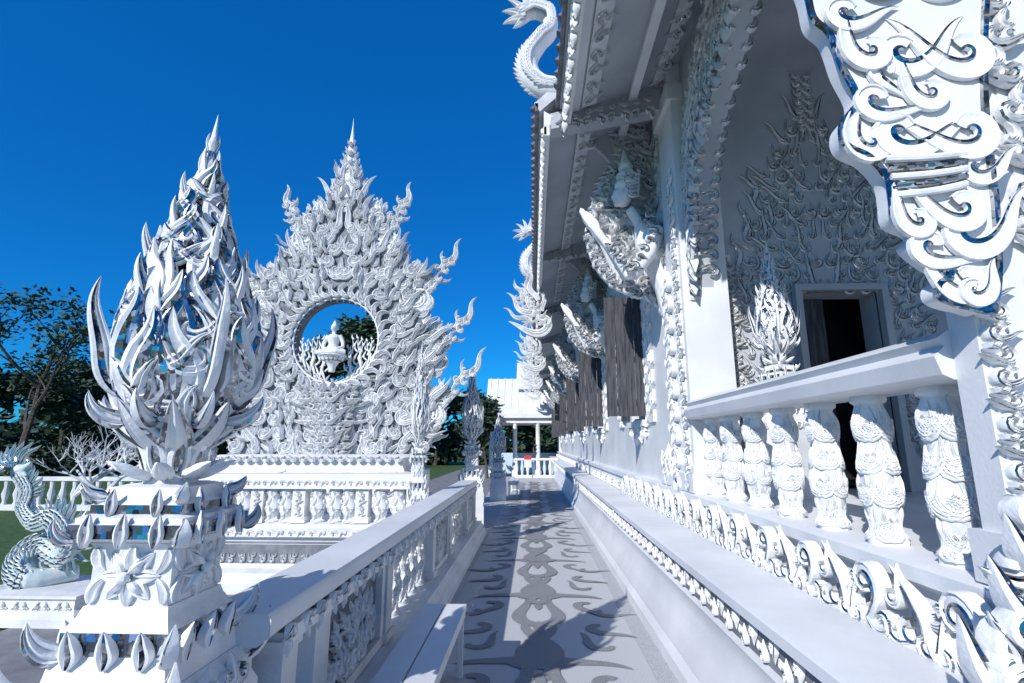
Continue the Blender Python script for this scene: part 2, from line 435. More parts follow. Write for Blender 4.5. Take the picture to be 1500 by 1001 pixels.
# ------------------------------------------------------------------ walkway balustrade (left)
BX = -1.185
wb = thing('balustrade', 'white carved balustrade with wide handrail running along the left of the walkway', 'balustrade', (BX,5.9,0))
m = MB()
m.ext_y([(-1.33,.87),(-1.31,.855),(-1.28,.83),(-1.07,.83),(-1.04,.855),(-1.02,.87),(-1.02,.93),(-1.035,.95),(-1.315,.95),(-1.33,.93)], 2.12, 9.6)
m.build('handrail', SMOOTHW, wb)
m = MB()
m.ext_y([(-1.5,0),(-.86,0),(-.86,.08),(-.9,.12),(-.9,.16),(-.94,.2),(-.94,.235),(-1.42,.235),(-1.42,.2),(-1.46,.14)], 2.2, 9.7)
m.build('base_moulding', WHITE, wb)
posts = [2.35, 2.68, 3.92, 5.62, 6.72, 8.35, 9.48]
for y in posts:
    m = MB(); m.box(-1.32,-1.035,y-.07,y+.07,.235,.83); m.box(-1.34,-1.015,y-.09,y+.09,.26,.31); m.box(-1.335,-1.025,y-.09,y+.09,.75,.80)
    m.build('post', WHITE, wb)
for y0, y1 in ((2.78,3.82),(5.72,6.62),(8.45,9.38)):
    m = MB(); m.box(-1.22,-1.10,y0-.03,y1+.03,.235,.83,0)
    for a, b, c, d in ((y0-.02,y0+.05,.24,.825),(y1-.05,y1+.02,.24,.825),(y0+.05,y1-.05,.24,.30),(y0+.05,y1-.05,.765,.825)):
        m.box(-1.10,-1.05,a,b,c,d,0)
    cy = (y0+y1)/2; w = (y1-y0)/2; fr = XF(-1.10, 1)
    pan = m.build('carved_panel', [WHITE], wb)
    m = MB()
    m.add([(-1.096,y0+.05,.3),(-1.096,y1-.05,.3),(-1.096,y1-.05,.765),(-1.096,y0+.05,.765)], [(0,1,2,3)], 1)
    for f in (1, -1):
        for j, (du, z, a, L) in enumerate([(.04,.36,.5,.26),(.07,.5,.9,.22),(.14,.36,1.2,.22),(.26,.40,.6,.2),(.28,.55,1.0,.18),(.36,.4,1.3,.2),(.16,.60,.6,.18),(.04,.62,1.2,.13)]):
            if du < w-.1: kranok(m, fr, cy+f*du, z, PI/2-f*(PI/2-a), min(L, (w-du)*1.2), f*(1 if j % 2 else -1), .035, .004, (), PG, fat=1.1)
    m.build('scroll_relief', [CARVE, RECESS_SHADE], pan)
bm_ = baluster_mesh(.595, .08, 14, .26)
b0 = bm_.build('baluster', CARVE, wb, False); b0.location = (0, 0, 0)
first = True
for s, n in ((4.0, 5), (6.8, 5)):
    for k in range(n):
        y = s+.17+.315*k
        o = b0 if first else b0.copy()
        if not first: C.objects.link(o)
        first = False
        o.location = (-1.18-BX, y-5.9, .235)
m = MB()
m.box(-1.036,-1.018,2.3,9.58,.78,.84)
i = 0
for y in [2.3+.16*i for i in range(45)]:
    f = 1 if i % 2 else -1; i += 1
    kranok(m, XF(-1.022, 1), y, .82, -PI/2+.5*f, .12, f, .02, .0, (1,) if y < 4 else (), both=True, N=8, rich=y < 5, fat=1.3)
m.build('hanging_flame_frieze', W2, wb)
m = MB(); m.box(-.955,-.935,2.25,2.75,.24,.30)
for y in (2.3, 2.45, 2.6):
    kranok(m, XF(-.95, 1), y, .29, PI/2-.4, .2, 1, .025, .0, (1,6), both=True); kranok(m, XF(-.95, 1), y+.07, .29, PI/2+.5, .16, -1, .025, .0, (1,), both=True)
m.build('standing_flame_frieze', W2, wb)
nb = thing('balustrade', 'white handrail end with flame scrolls in the bottom left corner, before the large bud pillar', 'balustrade', (-1.3,1.0,0))
m = MB(); m.ext_y([(-1.62,.82),(-1.55,.76),(-1.2,.76),(-1.14,.82),(-1.14,.86),(-1.62,.86)], -.8, 1.56); m.build('handrail', SMOOTHW, nb)
m = MB(); m.box(-1.5,-1.25,-.8,1.55,0,.76); m.build('base_moulding', WHITE, nb)
m = MB(); m.box(-1.252,-1.23,.4,1.55,.46,.56)
for k in range(8):
    kranok(m, XF(-1.22,1), .5+.14*k, .52, PI/2-.6+.1*k, .18, 1 if k % 2 else -1, .03, 0, (1,6))
m.build('flame_frieze', W2, nb)

# ------------------------------------------------------------------ benches
def bench(label, loc, L):
    t = thing('bench', label, 'bench', loc, 0, 'white benches along the walkway')
    m = MB()
    m.box(-.155,-.005,-L/2,L/2,.425,.46); m.box(.005,.155,-L/2,L/2,.425,.46)
    m.build('seat', SMOOTHW, t, False)
    for s in (-1, 1):
        m = MB(); y = s*(L/2-.05)
        m.box(-.14,-.105,y-.02,y+.02,0,.425); m.box(.105,.14,y-.02,y+.02,0,.425); m.box(-.105,.105,y-.015,y+.015,.36,.415); m.box(-.105,.105,y-.012,y+.012,.04,.075)
        m.build('leg_frame', SMOOTHW, t, False)
    m = MB(); m.box(-.15,-.13,-L/2+.02,L/2-.02,.385,.423); m.box(.13,.15,-L/2+.02,L/2-.02,.385,.423); m.build('apron', SMOOTHW, t, False)
    return t
bench('white painted plank bench against the left balustrade in the foreground', (-.645,2.95,0), 2.1)
bench('small white bench far down the walkway beside the last bud pillar', (-.62,17.2,0), 2.0)

# ------------------------------------------------------------------ shrine platform
sp = thing('shrine_platform', 'white tiered platform with baluster railing under the ring shaped shrine', 'platform', (-3.2,9.3,-.33))
m = MB()
def rect_stack(m, x0, x1, y0, y1, prof):
    for (o0, z0), (o1, z1) in zip(prof, prof[1:]):
        vs = []
        for o, z in ((o0,z0),(o1,z1)): vs += [(x0-o,y0-o,z),(x1+o,y0-o,z),(x1+o,y1+o,z),(x0-o,y1+o,z)]
        m.add(vs, [(k,(k+1)%4,4+(k+1)%4,4+k) for k in range(4)])
    o, z = prof[-1]; m.add([(x0-o,y0-o,z),(x1+o,y0-o,z),(x1+o,y1+o,z),(x0-o,y1+o,z)], [(0,1,2,3)])
rect_stack(m, -4.9,-1.55,7.4,11.2, [(.35,-.33),(.35,-.2),(.28,-.16),(.22,-.1),(.1,-.06),(.06,.0),(.06,.25),(.12,.29),(.12,.33),(.2,.36),(.2,.42),(.1,.46),(.06,.5),(.0,.52)])
m.build('base', WHITE, sp)
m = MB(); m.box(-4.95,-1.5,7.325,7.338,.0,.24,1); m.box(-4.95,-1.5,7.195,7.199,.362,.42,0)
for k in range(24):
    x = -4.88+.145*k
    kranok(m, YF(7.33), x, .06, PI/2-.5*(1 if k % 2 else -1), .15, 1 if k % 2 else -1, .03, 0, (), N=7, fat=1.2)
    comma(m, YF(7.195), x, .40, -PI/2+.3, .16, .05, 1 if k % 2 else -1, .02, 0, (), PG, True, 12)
m.build('frieze', [CARVE, RECESS_SHADE], sp)
m = MB(); m.ext_x([(7.32,1.07),(7.36,1.03),(7.56,1.03),(7.6,1.07),(7.6,1.15),(7.57,1.18),(7.35,1.18),(7.32,1.15)], -4.95,-1.5); m.build('handrail', SMOOTHW, sp)
m = MB(); m.box(-4.9,-1.6,7.318,7.33,.98,1.07)
for k in range(27): comma(m, YF(7.32), -4.86+.122*k, 1.05, -PI/2+.3, .18, .05, 1 if k % 2 else -1, .02, 0, (), PG, True, 12)
m.build('hanging_flame_frieze', CARVE, sp)
for x in (-4.85,-3.9,-3.3,-2.4,-1.62):
    m = MB(); m.box(x-.09,x+.09,7.37,7.55,.52,1.03); m.box(x-.11,x+.11,7.35,7.57,.52,.6)
    for k in range(4): kranok(m, YF(7.37), x, .64+.09*k, PI/2+(.5 if k % 2 else -.5), .13, 1 if k % 2 else -1, .02, 0, (), N=7, fat=1.2)
    m.build('post', WHITE, sp)
bs = baluster_mesh(.51, .095, 12, .26).build('baluster', CARVE, sp)
first = True
for x in (-4.6,-4.35,-4.1,-3.7,-3.5,-3.05,-2.8,-2.6,-2.15,-1.9):
    o = bs if first else bs.copy()
    if not first: C.objects.link(o)
    first = False
    o.location = (x, 7.46, .52)

# ------------------------------------------------------------------ shrine (screen with a round opening)
D = 9.5
AX = at(492, 560, D).x
def G(px, py):
    x, z = P(px, py, D); return (x-AX, z)
sh = thing('shrine', 'tall white flame shaped shrine screen with a round opening, behind the railing', 'shrine', (AX,D,.5))
RZ = P(488, 501, D)[1]; RR = .80
cont = [G(*p) for p in [(545,690),(590,678),(628,655),(642,620),(636,595),(622,560),(640,525),(648,496),(630,485),(608,455),(614,425),(620,404),(602,392),(580,366),(564,340),(566,316),(556,308),(543,322),(534,295),(527,266),(516,258)]]
loop = [(u, z) for u, z in cont]+[(0, cont[-1][1]+.1)]+[(-u, z) for u, z in reversed(cont)]
lc = [(p.x, p.y) for p in cr([(u, z, 0) for u, z in loop], 5)]
def ray_hit(a):
    best = None; dx, dz = math.cos(a), math.sin(a)
    n = len(lc)
    for i in range(n):
        (x0, z0), (x1, z1) = lc[i], lc[(i+1) % n]
        ex, ez = x1-x0, z1-z0; det = dx*(-ez)+ex*dz
        if abs(det) < 1e-9: continue
        qx, qz = x0, z0-RZ
        t = (qx*(-ez)+ex*qz)/det; s = (dx*qz-dz*qx)/det
        if 0 <= s <= 1 and t > 0 and (best is None or t > best): best = t
    return best or 1.2
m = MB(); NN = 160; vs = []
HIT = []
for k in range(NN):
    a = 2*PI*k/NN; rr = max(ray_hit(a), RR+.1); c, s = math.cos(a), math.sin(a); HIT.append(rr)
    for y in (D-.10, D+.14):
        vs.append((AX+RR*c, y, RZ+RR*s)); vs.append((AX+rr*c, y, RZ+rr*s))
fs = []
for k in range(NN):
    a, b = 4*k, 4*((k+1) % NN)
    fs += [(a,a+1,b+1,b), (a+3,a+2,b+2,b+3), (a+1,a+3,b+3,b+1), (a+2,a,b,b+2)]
m.add(vs, fs); m.build('screen_panel', RECESS_SHADE, sh)
def inside(u, z):
    d = math.hypot(u, z-RZ); k = int(round((math.atan2(z-RZ, u) % (2*PI))/(2*PI)*NN)) % NN
    return RR+.12 < d < HIT[k]-.02
SY = lambda y0, sg: (lambda u, v, n: (AX+sg*u, y0-n, v))
m = MB()
zs = cont[0][1]
pts = []
z = zs+.0; row = 0
while z < cont[-1][1]:
    u = .14+.155*(row % 2)
    while u < 2.6:
        q = (u+R.uniform(-.05,.05), z+R.uniform(-.05,.05))
        if inside(*q): pts.append(q)
        u += .31
    z += .235; row += 1
for i, (u, z) in enumerate(pts):
    d = math.hypot(u, z-RZ); w = max(0, 1-(d-RR)/.9)
    base = PI/2-.6*u/1.5
    radial = math.atan2(z-RZ+.35, u)
    a = base*(1-w*.7)+radial*w*.7+R.uniform(-.3,.3)
    L = R.uniform(.42,.58); f = R.choice((1,-1)); n0 = R.uniform(0,.03); T = R.uniform(.055,.085)
    if math.hypot(u+math.cos(a)*L*.75, z+math.sin(a)*L*.75-RZ) < RR+.03: continue
    sty = R.random(); c_, s_ = math.cos(a), math.sin(a)
    for sg in (1,-1):
        fr = SY(D-.10, sg)
        if sty < .3: leaf(m, fr, u, z, a-.75*f, 1.1*L, .24*L, 3.0*f, -3.4*f, T, n0, 13, PG, lift=.03, pk=.35, w0=.55, wav=.12*f)
        else: comma(m, fr, u, z, a-.2*f, 1.55*L, .25*L, f, T, n0, (), PG, False, 20, 5.8, 1.3)
        comma(m, fr, u+.12*c_*L, z+.12*s_*L, a+.9*f, 1.0*L, .18*L, -f, T, n0, (), PG, False, 17, 5.4, 1.3)
        comma(m, fr, u-.05*c_*L, z-.05*s_*L, a-.9*f, .8*L, .16*L, f, T*.9, n0, (), PG, False, 15, 5.0, 1.4)
        if i % 2 == 0: leaf(m, fr, u+.2*c_*L, z+.2*s_*L, a+.1*f, .85*L, .13*L, .3*f, 0, T, n0+.05, 12, PG, lift=.06, wav=.4*f, both=True)
m.build('relief_carving', [CARVE, MIRROR], sh)
m = MB()
for rr, r2, y in ((RR+.02,.02,D-.15),(RR+.07,.014,D-.17)):
    ring = [(AX+rr*math.cos(2*PI*k/64), y, RZ+rr*math.sin(2*PI*k/64)) for k in range(65)]
    m.tube(ring, r2, 8)
for k in range(40):
    a = 2*PI*k/40; ca, sa = math.cos(a), math.sin(a)
    comma(m, SY(D-.12, 1), (RR+.04)*ca, RZ+(RR+.04)*sa, a+PI+.9, .17, .05, -1, .02, 0, (), PG, True, 12, 4.4, 1.2)
for k in range(32):
    a = 2*PI*k/32; ca, sa = math.cos(a), math.sin(a)
    leaf(m, SY(D-.16, 1), (RR+.05)*ca, RZ+(RR+.05)*sa, a+.9, .38, .12, .3, -2.6, .07, 0, 14, PG, wav=.2)
    comma(m, SY(D-.17, 1), (RR+.13)*ca, RZ+(RR+.13)*sa, a-.3, .34, .07, 1, .06, 0, (), PG, False, 13, 4.6, 1.2)
m.build('ring_frame', CARVE, sh)
m = MB()
half = [(p.x, p.y) for p in cr([(u, z, 0) for u, z in cont], 3)]
for i in range(1, len(half)-1):
    (u0, z0), (u, z), (u1, z1) = half[i-1], half[i], half[i+1]
    tx, tz = u1-u0, z1-z0; na = math.atan2(-tx, tz)
    hfrac = (z-zs)/(cont[-1][1]-zs)
    if na < -.3: na = 0
    a = min(na, 1.4)*.35+PI/2*.5+R.uniform(-.25,.25)
    if hfrac < .12: a = .3+R.uniform(-.3,.5)
    L = R.uniform(.28,.40)*(1-.25*hfrac); f = R.choice((1,1,-1))
    for sg in (1,-1):
        leaf(m, SY(D-.02, sg), u-.08, z-.02, a, L*1.25, .13, .2*f, 0, .05, 0, 14, PG, both=True, wav=.5*f, w0=.6)
        comma(m, SY(D-R.uniform(.03,.08), sg), u-.06, z-.02, a+.3*f, L*1.25, .10, -f, .045, 0, (), PG, True, 15, 5.0, 1.5)
        comma(m, SY(D-R.uniform(.03,.08), sg), u-.10, z-.04, a-.5*f, L*1.1, .09, f, .045, 0, (), PG, True, 15, 5.0, 1.5)
m.build('edge_flames', [CARVE, MIRROR], sh)
tiers = [((572,342),(604,274)),((622,430),(676,358)),((642,516),(698,444)),((640,594),(712,518))]
for (b, tp_) in tiers:
    bu, bz = G(*b); tu, tz = G(*tp_); L = math.hypot(tu-bu, tz-bz); a = math.atan2(tz-bz, tu-bu)
    for sg in (1,-1):
        m = MB(); fr = SY(D-.03, sg)
        comma(m, fr, bu-.14, bz-.02, a-.1, L*1.35, .30, 1, .09, .02, (), PG, True, 26, 5.6, .6)
        comma(m, fr, bu+.10, bz-.10, a-.5, L*1.0, .20, 1, .07, .03, (), PG, True, 22, 5.0, 1.0)
        comma(m, fr, bu-.18, bz+.10, a+.45, L*1.0, .20, -1, .07, .02, (), PG, True, 22, 5.0, .8)
        comma(m, fr, bu+.06, bz-.32, a-.95, L*.85, .17, 1, .06, .02, (), PG, True, 20, 4.8, 1.0)
        for j, (fu, da, lk, wk) in enumerate([(.50,.05,.62,.15),(.42,-.35,.42,.11),(.38,.4,.42,.11),(.15,-.8,.38,.11),(.1,.8,.36,.11)]):
            leaf(m, fr, bu+(tu-bu)*fu, bz+(tz-bz)*fu, a+da, L*lk, wk, .2, 0, .06, .01*(j % 3), 18, PG, both=True, wav=.5 if j % 2 else -.5, w0=.7)
        for q in range(5):
            s = q/5; X = bu+(tu-bu)*s*.85; Z = bz+(tz-bz)*s*.8
            comma(m, fr, X+.08, Z-.02, a-.7+.3*s, .46-.20*s, .09, 1, .05, .04, (), PG, True, 16, 5.0, 1.2)
            comma(m, fr, X-.08, Z+.04, a+.6-.2*s, .42-.20*s, .085, -1, .05, .04, (), PG, True, 16, 5.0, 1.2)
        m.build('flame_wing', [CARVE], sh)
m = MB(); z0 = G(513,295)[1]; z1 = G(510,174)[1]; H = z1-z0
m.lathe([(.18,0),(.20,.1*H),(.14,.2*H),(.16,.26*H),(.10,.36*H),(.12,.42*H),(.07,.52*H),(.085,.57*H),(.05,.66*H),(.055,.7*H),(.03,.8*H),(.012,.9*H),(.002,H)], 14, (AX, D, z0))
for t in range(8):
    z = z0+H*(-.08+.105*t); s = 1-.11*t
    for sg in (1,-1):
        comma(m, SY(D, sg), .20*s, z, PI/2-.6, .72*s, .13*s+.02, 1, .05, 0, (), PG, True, 18, 4.8, 1.2)
        leaf(m, SY(D-.02, sg), .20*s, z+.02, PI/2-.45, .55*s, .12*s+.01, .3, 0, .045, .01, 14, PG, both=True, wav=.5)
        comma(m, SY(D-.03, sg), .10*s, z+.05, PI/2-.25, .55*s, .10*s+.02, -1, .045, .02, (), PG, True, 16, 4.6, 1.2)
        comma(m, SY(D-.06, sg), .04*s, z, PI/2-.1, .46*s, .09*s+.02, 1, .045, .05, (), PG, True, 14, 4.6, 1.5)
m.build('crown_spire', CARVE, sh)
m = MB(); zb = .5; zt = RZ-RR-.02; h = zt-zb
m.lathe([(.9,0),(.92,.05*h),(.7,.09*h),(.72,.13*h),(.45,.19*h),(.3,.27*h),(.14,.36*h),(.08,.5*h),(.07,.7*h),(.08,.85*h),(.1,h)], 16, (AX, D-.1, zb))
for t in range(11):
    z = zb+h*(.0+.09*t); w = [.9,.75,.55,.40,.32,.28,.26,.28,.32,.38,.44][t]
    for sg in (1,-1):
        for q in range(4 if t < 3 else 3):
            kranok(m, SY(D-.34+.05*q-(.5 if t < 2 else .25 if t < 4 else 0), sg), .07+w*.36*q, z, PI/2-.25-.3*q, .40, 1 if (q+t) % 2 else -1, .08, 0, (), both=True, fat=1.2)
m.build('pedestal', CARVE, sh)
m = MB()
rect_stack(m, AX-1.55, AX+1.55, D-.9, D+.5, [(.22,.52),(.22,.66),(.12,.70),(.06,.78),(.06,.98),(.16,1.04),(.16,1.12),(.06,1.16),(.02,1.24),(.02,1.34),(.08,1.38),(.0,1.42)])
for k in range(20):
    kranok(m, YF(D-.965), AX-1.5+.158*k, .80, PI/2+(.5 if k % 2 else -.5), .19, 1 if k % 2 else -1, .03, 0, (), both=True, N=8, fat=1.2)
    comma(m, YF(D-1.06), AX-1.5+.158*k, 1.08, PI/2-.2, .2, .06, 1 if k % 2 else -1, .03, 0, (), PG, True)
    comma(m, YF(D-.98), AX-1.5+.158*k, 1.38, PI/2-.2, .24, .07, -1 if k % 2 else 1, .03, 0, (), PG, True)
m.build('tiered_base', CARVE, sh)

# statue inside the ring
bx, bz = AX, P(490, 524, D)[1]; BY = D-.24
st = thing('seated_statue', 'white statue of a seated meditating figure inside the round opening of the shrine', 'statue', (bx,BY,bz))
m = MB()
m.ell((bx,BY,bz+.10),(.16,.13,.08)); m.tube([(bx,BY,bz+.08),(bx,BY,bz+.22),(bx,BY,bz+.36),(bx,BY,bz+.43)], [.115,.095,.135,.09], 14)
m.tube([(bx,BY,bz+.40),(bx,BY-.005,bz+.52)], [.045,.04], 10)
m.ell((bx,BY-.01,bz+.575),(.066,.076,.09)); m.ell((bx,BY,bz+.665),(.036,.036,.04)); m.tube([(bx,BY,bz+.68),(bx,BY,bz+.75)], [.02,.004], 8)
m.ell((bx,BY-.088,bz+.568),(.012,.016,.024)); m.ell((bx,BY-.08,bz+.535),(.022,.01,.007)); 
for s in (-1,1):
    m.ell((bx+s*.067,BY,bz+.56),(.012,.02,.04)); m.ell((bx+s*.028,BY-.075,bz+.592),(.02,.01,.008))
    m.tube([(bx+s*.12,BY,bz+.41),(bx+s*.185,BY+.01,bz+.28),(bx+s*.205,BY-.02,bz+.17),(bx+s*.12,BY-.13,bz+.115),(bx+s*.03,BY-.17,bz+.105)], [.048,.042,.036,.032,.024], 10)
    m.ell((bx+s*.03,BY-.165,bz+.095),(.05,.03,.016))
    m.tube([(bx+s*.08,BY,bz+.07),(bx+s*.23,BY-.06,bz+.055),(bx+s*.28,BY-.1,bz+.045),(bx+s*.12,BY-.19,bz+.05),(bx-s*.08,BY-.2,bz+.05)], [.075,.07,.06,.048,.03], 10)
fused(m, 'body', SMOOTHW, st, True, .012, 2)
m = MB()
m.lathe([(.06,-.34),(.07,-.25),(.12,-.16),(.16,-.13),(.11,-.09),(.20,-.05),(.28,-.015),(.26,.0)], 18, (bx,BY,bz))
for k in range(14):
    a = 2*PI*k/14
    leaf(m, (lambda u,v,n,a=a: (bx+(.19+n)*math.cos(a)-u*math.sin(a), BY+(.19+n)*math.sin(a)+u*math.cos(a), v)), 0, bz-.11, PI/2, .11, .10, 0, 0, .02, .0, 7, PG, both=True, lift=.09, w0=.3, pk=.5)
m.build('lotus_seat', CARVE, st)
st.scale = (.92,.92,.92)
tw = thing('flame_branches', 'white branching flame ornament spreading around the seated statue', 'ornament', (bx,D,RZ-RR))
m = MB()
for sg in (1,-1):
    fr = SY(D-.02, sg)
    for j in range(6):
        u = .22+.095*j; zb_ = RZ-math.sqrt(max(.01, RR*RR-u*u))
        L = [.66,.80,.76,.66,.54,.44][j]
        leaf(m, fr, u*.97, zb_-.02, PI/2-.05, L*1.1, .05, .1, .1, .02, .01*j, 18, PS, both=True, wav=.3*(1 if j % 2 else -1), w0=.8)
        for q in range(6):
            leaf(m, fr, u*.97+.005, zb_+L*(.12+.17*q), PI/2+(.8 if q % 2 else -.8), L*(.34-.04*q), .045, -.9 if q % 2 else .9, 0, .02, .01*j, 9, PS, both=True, wav=.25)
    for q in range(4): comma(m, fr, .08+.16*q, RZ-math.sqrt(RR*RR-(.08+.16*q)**2)+.05, PI/2-.2*q, .32, .07, 1 if q % 2 else -1, .03, .03, (), PG, True)
m.build('flame_cluster', CARVE, tw)

# ------------------------------------------------------------------ temple
tp = thing('temple', 'large white temple hall with carved balcony, deep eaves and dark window shutters on the right', 'temple', (4.6,20,0))
m = MB()
m.ext_y([(.98,-.3),(.98,.10),(1.02,.15),(1.02,.2),(1.07,.3),(1.11,.42),(1.11,.5),(1.09,.54),(1.13,.55),(1.13,.72),(1.06,.735),(1.06,.785),(1.08,.80),(1.56,.805),(1.56,.86),(1.6,.9),(1.63,1.0),(1.57,1.04),(1.57,1.10),(1.60,1.12),(8.5,1.12),(8.5,-.3)], -3, 36)
m.build('plinth', SMOOTHW, tp)
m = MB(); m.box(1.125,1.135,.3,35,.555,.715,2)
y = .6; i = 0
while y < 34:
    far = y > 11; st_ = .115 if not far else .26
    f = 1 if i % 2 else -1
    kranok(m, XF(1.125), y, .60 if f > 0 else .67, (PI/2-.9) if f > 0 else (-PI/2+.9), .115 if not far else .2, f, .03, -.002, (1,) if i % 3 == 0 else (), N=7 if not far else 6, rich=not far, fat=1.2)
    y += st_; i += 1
m.build('plinth_frieze', [CARVE, MIRROR, RECESS_SHADE], tp)
m = MB(); m.tube([(1.53,.8,.825),(1.53,35,.825)], .022, 8)
y = 1.0; i = 0
while y < 34:
    far = y > 9; f = 1 if i % 2 else -1
    st_ = .26 if not far else .42
    fr = XF(1.52)
    if far: kranok(m, fr, y, .87, PI/2-f*.9, .18, f, .035, 0, (), both=True, N=9, rich=False, fat=1.2)
    else:
        s_ = R.uniform(.9,1.1)
        comma(m, fr, y, .90 if f > 0 else .96, .25*f, .58*s_, .075, f, .04, .0, (1,2) if f > 0 else (5,6), PB, True, 22, 5.6, .5)
        comma(m, fr, y+.16, .87, 1.1+R.uniform(-.2,.2), .34*s_, .06, -f, .035, .01, (1,2), PG, True, 15, 4.8, 1.2)
        comma(m, fr, y+.06, .86, 2.2+R.uniform(-.2,.2), .28*s_, .05, f, .035, .01, (1,), PG, True, 15, 4.8, 1.2)
        if y < 5.6: comma(m, fr, y+.10, .99, .7, .26, .05, f, .03, .0, (1,), PG, True, 14, 4.6, 1.2)
    y += st_; i += 1
m.build('ledge_scroll_frieze', W2, tp)
WY = [7.7+4.6*k for k in range(6)]
m = MB()
m.box(1.7,2.0,5.95,36,1.12,1.95); m.box(1.7,2.0,5.95,36,3.85,6.05)
ys = [5.95]+sum([[y+.1, y+1.25] for y in WY], [])+[36]
for a, b in zip(ys[::2], ys[1::2]): m.box(1.7,2.0,a,b,1.95,3.85)
m.box(2.0,8.5,35.7,36,1.12,6.05); m.box(8.2,8.5,5.6,35.7,1.12,6.05); m.box(4.9,8.2,5.6,5.9,1.12,6.05)
m.build('wall', SMOOTHW, tp)
m = MB(); m.box(1.688,1.699,6.0,18,4.1,5.8)
z = 4.2
while z < 5.7:
    y = 6.15+R.uniform(0,.15)
    while y < 17.5:
        kranok(m, XF(1.69), y, z, PI/2+R.uniform(-.8,.8), R.uniform(.28,.38), R.choice((1,-1)), .06, 0, (1,) if R.random() < .4 else (), N=8, fat=1.3)
        y += .34
    z += .27
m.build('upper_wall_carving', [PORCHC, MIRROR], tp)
m = MB()
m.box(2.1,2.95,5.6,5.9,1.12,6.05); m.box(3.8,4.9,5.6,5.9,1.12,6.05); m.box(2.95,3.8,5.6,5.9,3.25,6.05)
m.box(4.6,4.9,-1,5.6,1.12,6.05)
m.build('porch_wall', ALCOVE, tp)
m = MB(); m.box(2.05,8.1,5.95,35.6,1.15,1.2); m.box(2.6,2.62,7,35,1.2,5.9); m.box(2.2,4.4,6.6,6.62,1.2,5.9); m.build('unlit_interior_sheets', BLACK, tp)  # black sheets added behind the openings to read as unlit interior
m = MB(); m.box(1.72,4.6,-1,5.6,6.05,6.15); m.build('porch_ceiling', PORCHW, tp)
m = MB(); m.box(1.62,2.1,5.35,5.95,1.12,6.05); m.box(1.58,2.14,5.31,5.97,1.12,1.3); m.box(1.6,2.12,5.33,5.96,1.3,1.38)
m.box(1.57,2.15,5.3,5.99,5.5,5.7)
m.build('column', SMOOTHW, tp)
m = MB(); m.box(1.61,2.6,1.88,2.0,1.12,6.05); m.box(1.58,2.62,1.85,2.03,1.12,1.3)
m.build('column', SMOOTHW, tp)
def trim(frame, u0, z0, z1, bk, step=.125, L=.22, band=(1,), jit=.0, both=False, fat=1.2):
    m = MB(); m.box(*bk)
    k = 0; z = z0
    while z < z1:
        f = 1 if k % 2 else -1
        kranok(m, frame, u0+jit*f, z, PI/2+f*.55, L, f, .035, .004, band, N=9, both=both, fat=fat); z += step; k += 1
    m.build('flame_trim', W2, tp)
trim(XF(1.61), 5.5, 1.2, 4.6, (1.608,1.622,5.44,5.56,1.38,4.7), L=.22)
trim(XF(1.60), 5.9, 1.2, 3.5, (1.60,1.618,5.85,5.93,1.38,3.6), L=.30, band=(), jit=.08, both=True)
trim(YF(1.87), 1.66, 1.2, 2.2, (1.63,1.69,1.872,1.882,1.3,2.3), L=.14, band=(1,6), both=True, step=.08)
trim(YF(1.87), 1.88, 2.2, 5.0, (1.85,1.91,1.872,1.882,2.2,5.1), L=.22, band=(1,6), both=False, step=.17, fat=1.3)
trim(YF(1.87), 2.16, 1.6, 5.0, (2.13,2.19,1.872,1.882,1.6,5.1), L=.24, band=(1,), both=False, step=.17, fat=1.3)
trim(YF(5.58), 2.2, 1.2, 3.6, (2.15,2.25,5.585,5.602,1.2,3.7), L=.22)
m = MB(); m.box(1.58,1.63,5.9,6.6,1.13,1.25)
for k in range(10):
    kranok(m, XF(1.62), 5.92+.07*k, 1.2+.1*(k % 3), PI/2-.3+.1*k, .40-.02*k, 1 if k % 2 else -1, .04, 0, (1,), both=True, fat=1.2)
m.build('foot_flames', W2, tp)
# balcony
m = MB(); m.ext_y([(1.56,1.86),(1.6,1.84),(1.85,1.84),(1.9,1.87),(1.9,1.93),(1.86,1.96),(1.86,2.0),(1.83,2.03),(1.6,2.03),(1.56,2.0),(1.585,1.97),(1.54,1.93)], 2.0, 5.34); m.build('balcony_rail', SMOOTHW, tp)
bb = baluster_mesh(.72, .084, 30, .26).build('baluster', CARVE, tp)
for i, y in enumerate((2.26,2.72,3.18,3.66,4.14,4.62,5.08)):
    o = bb if i == 0 else bb.copy()
    if i: C.objects.link(o)
    o.location = (1.73, y, 1.12); o.rotation_euler = (0,0,.7*i)
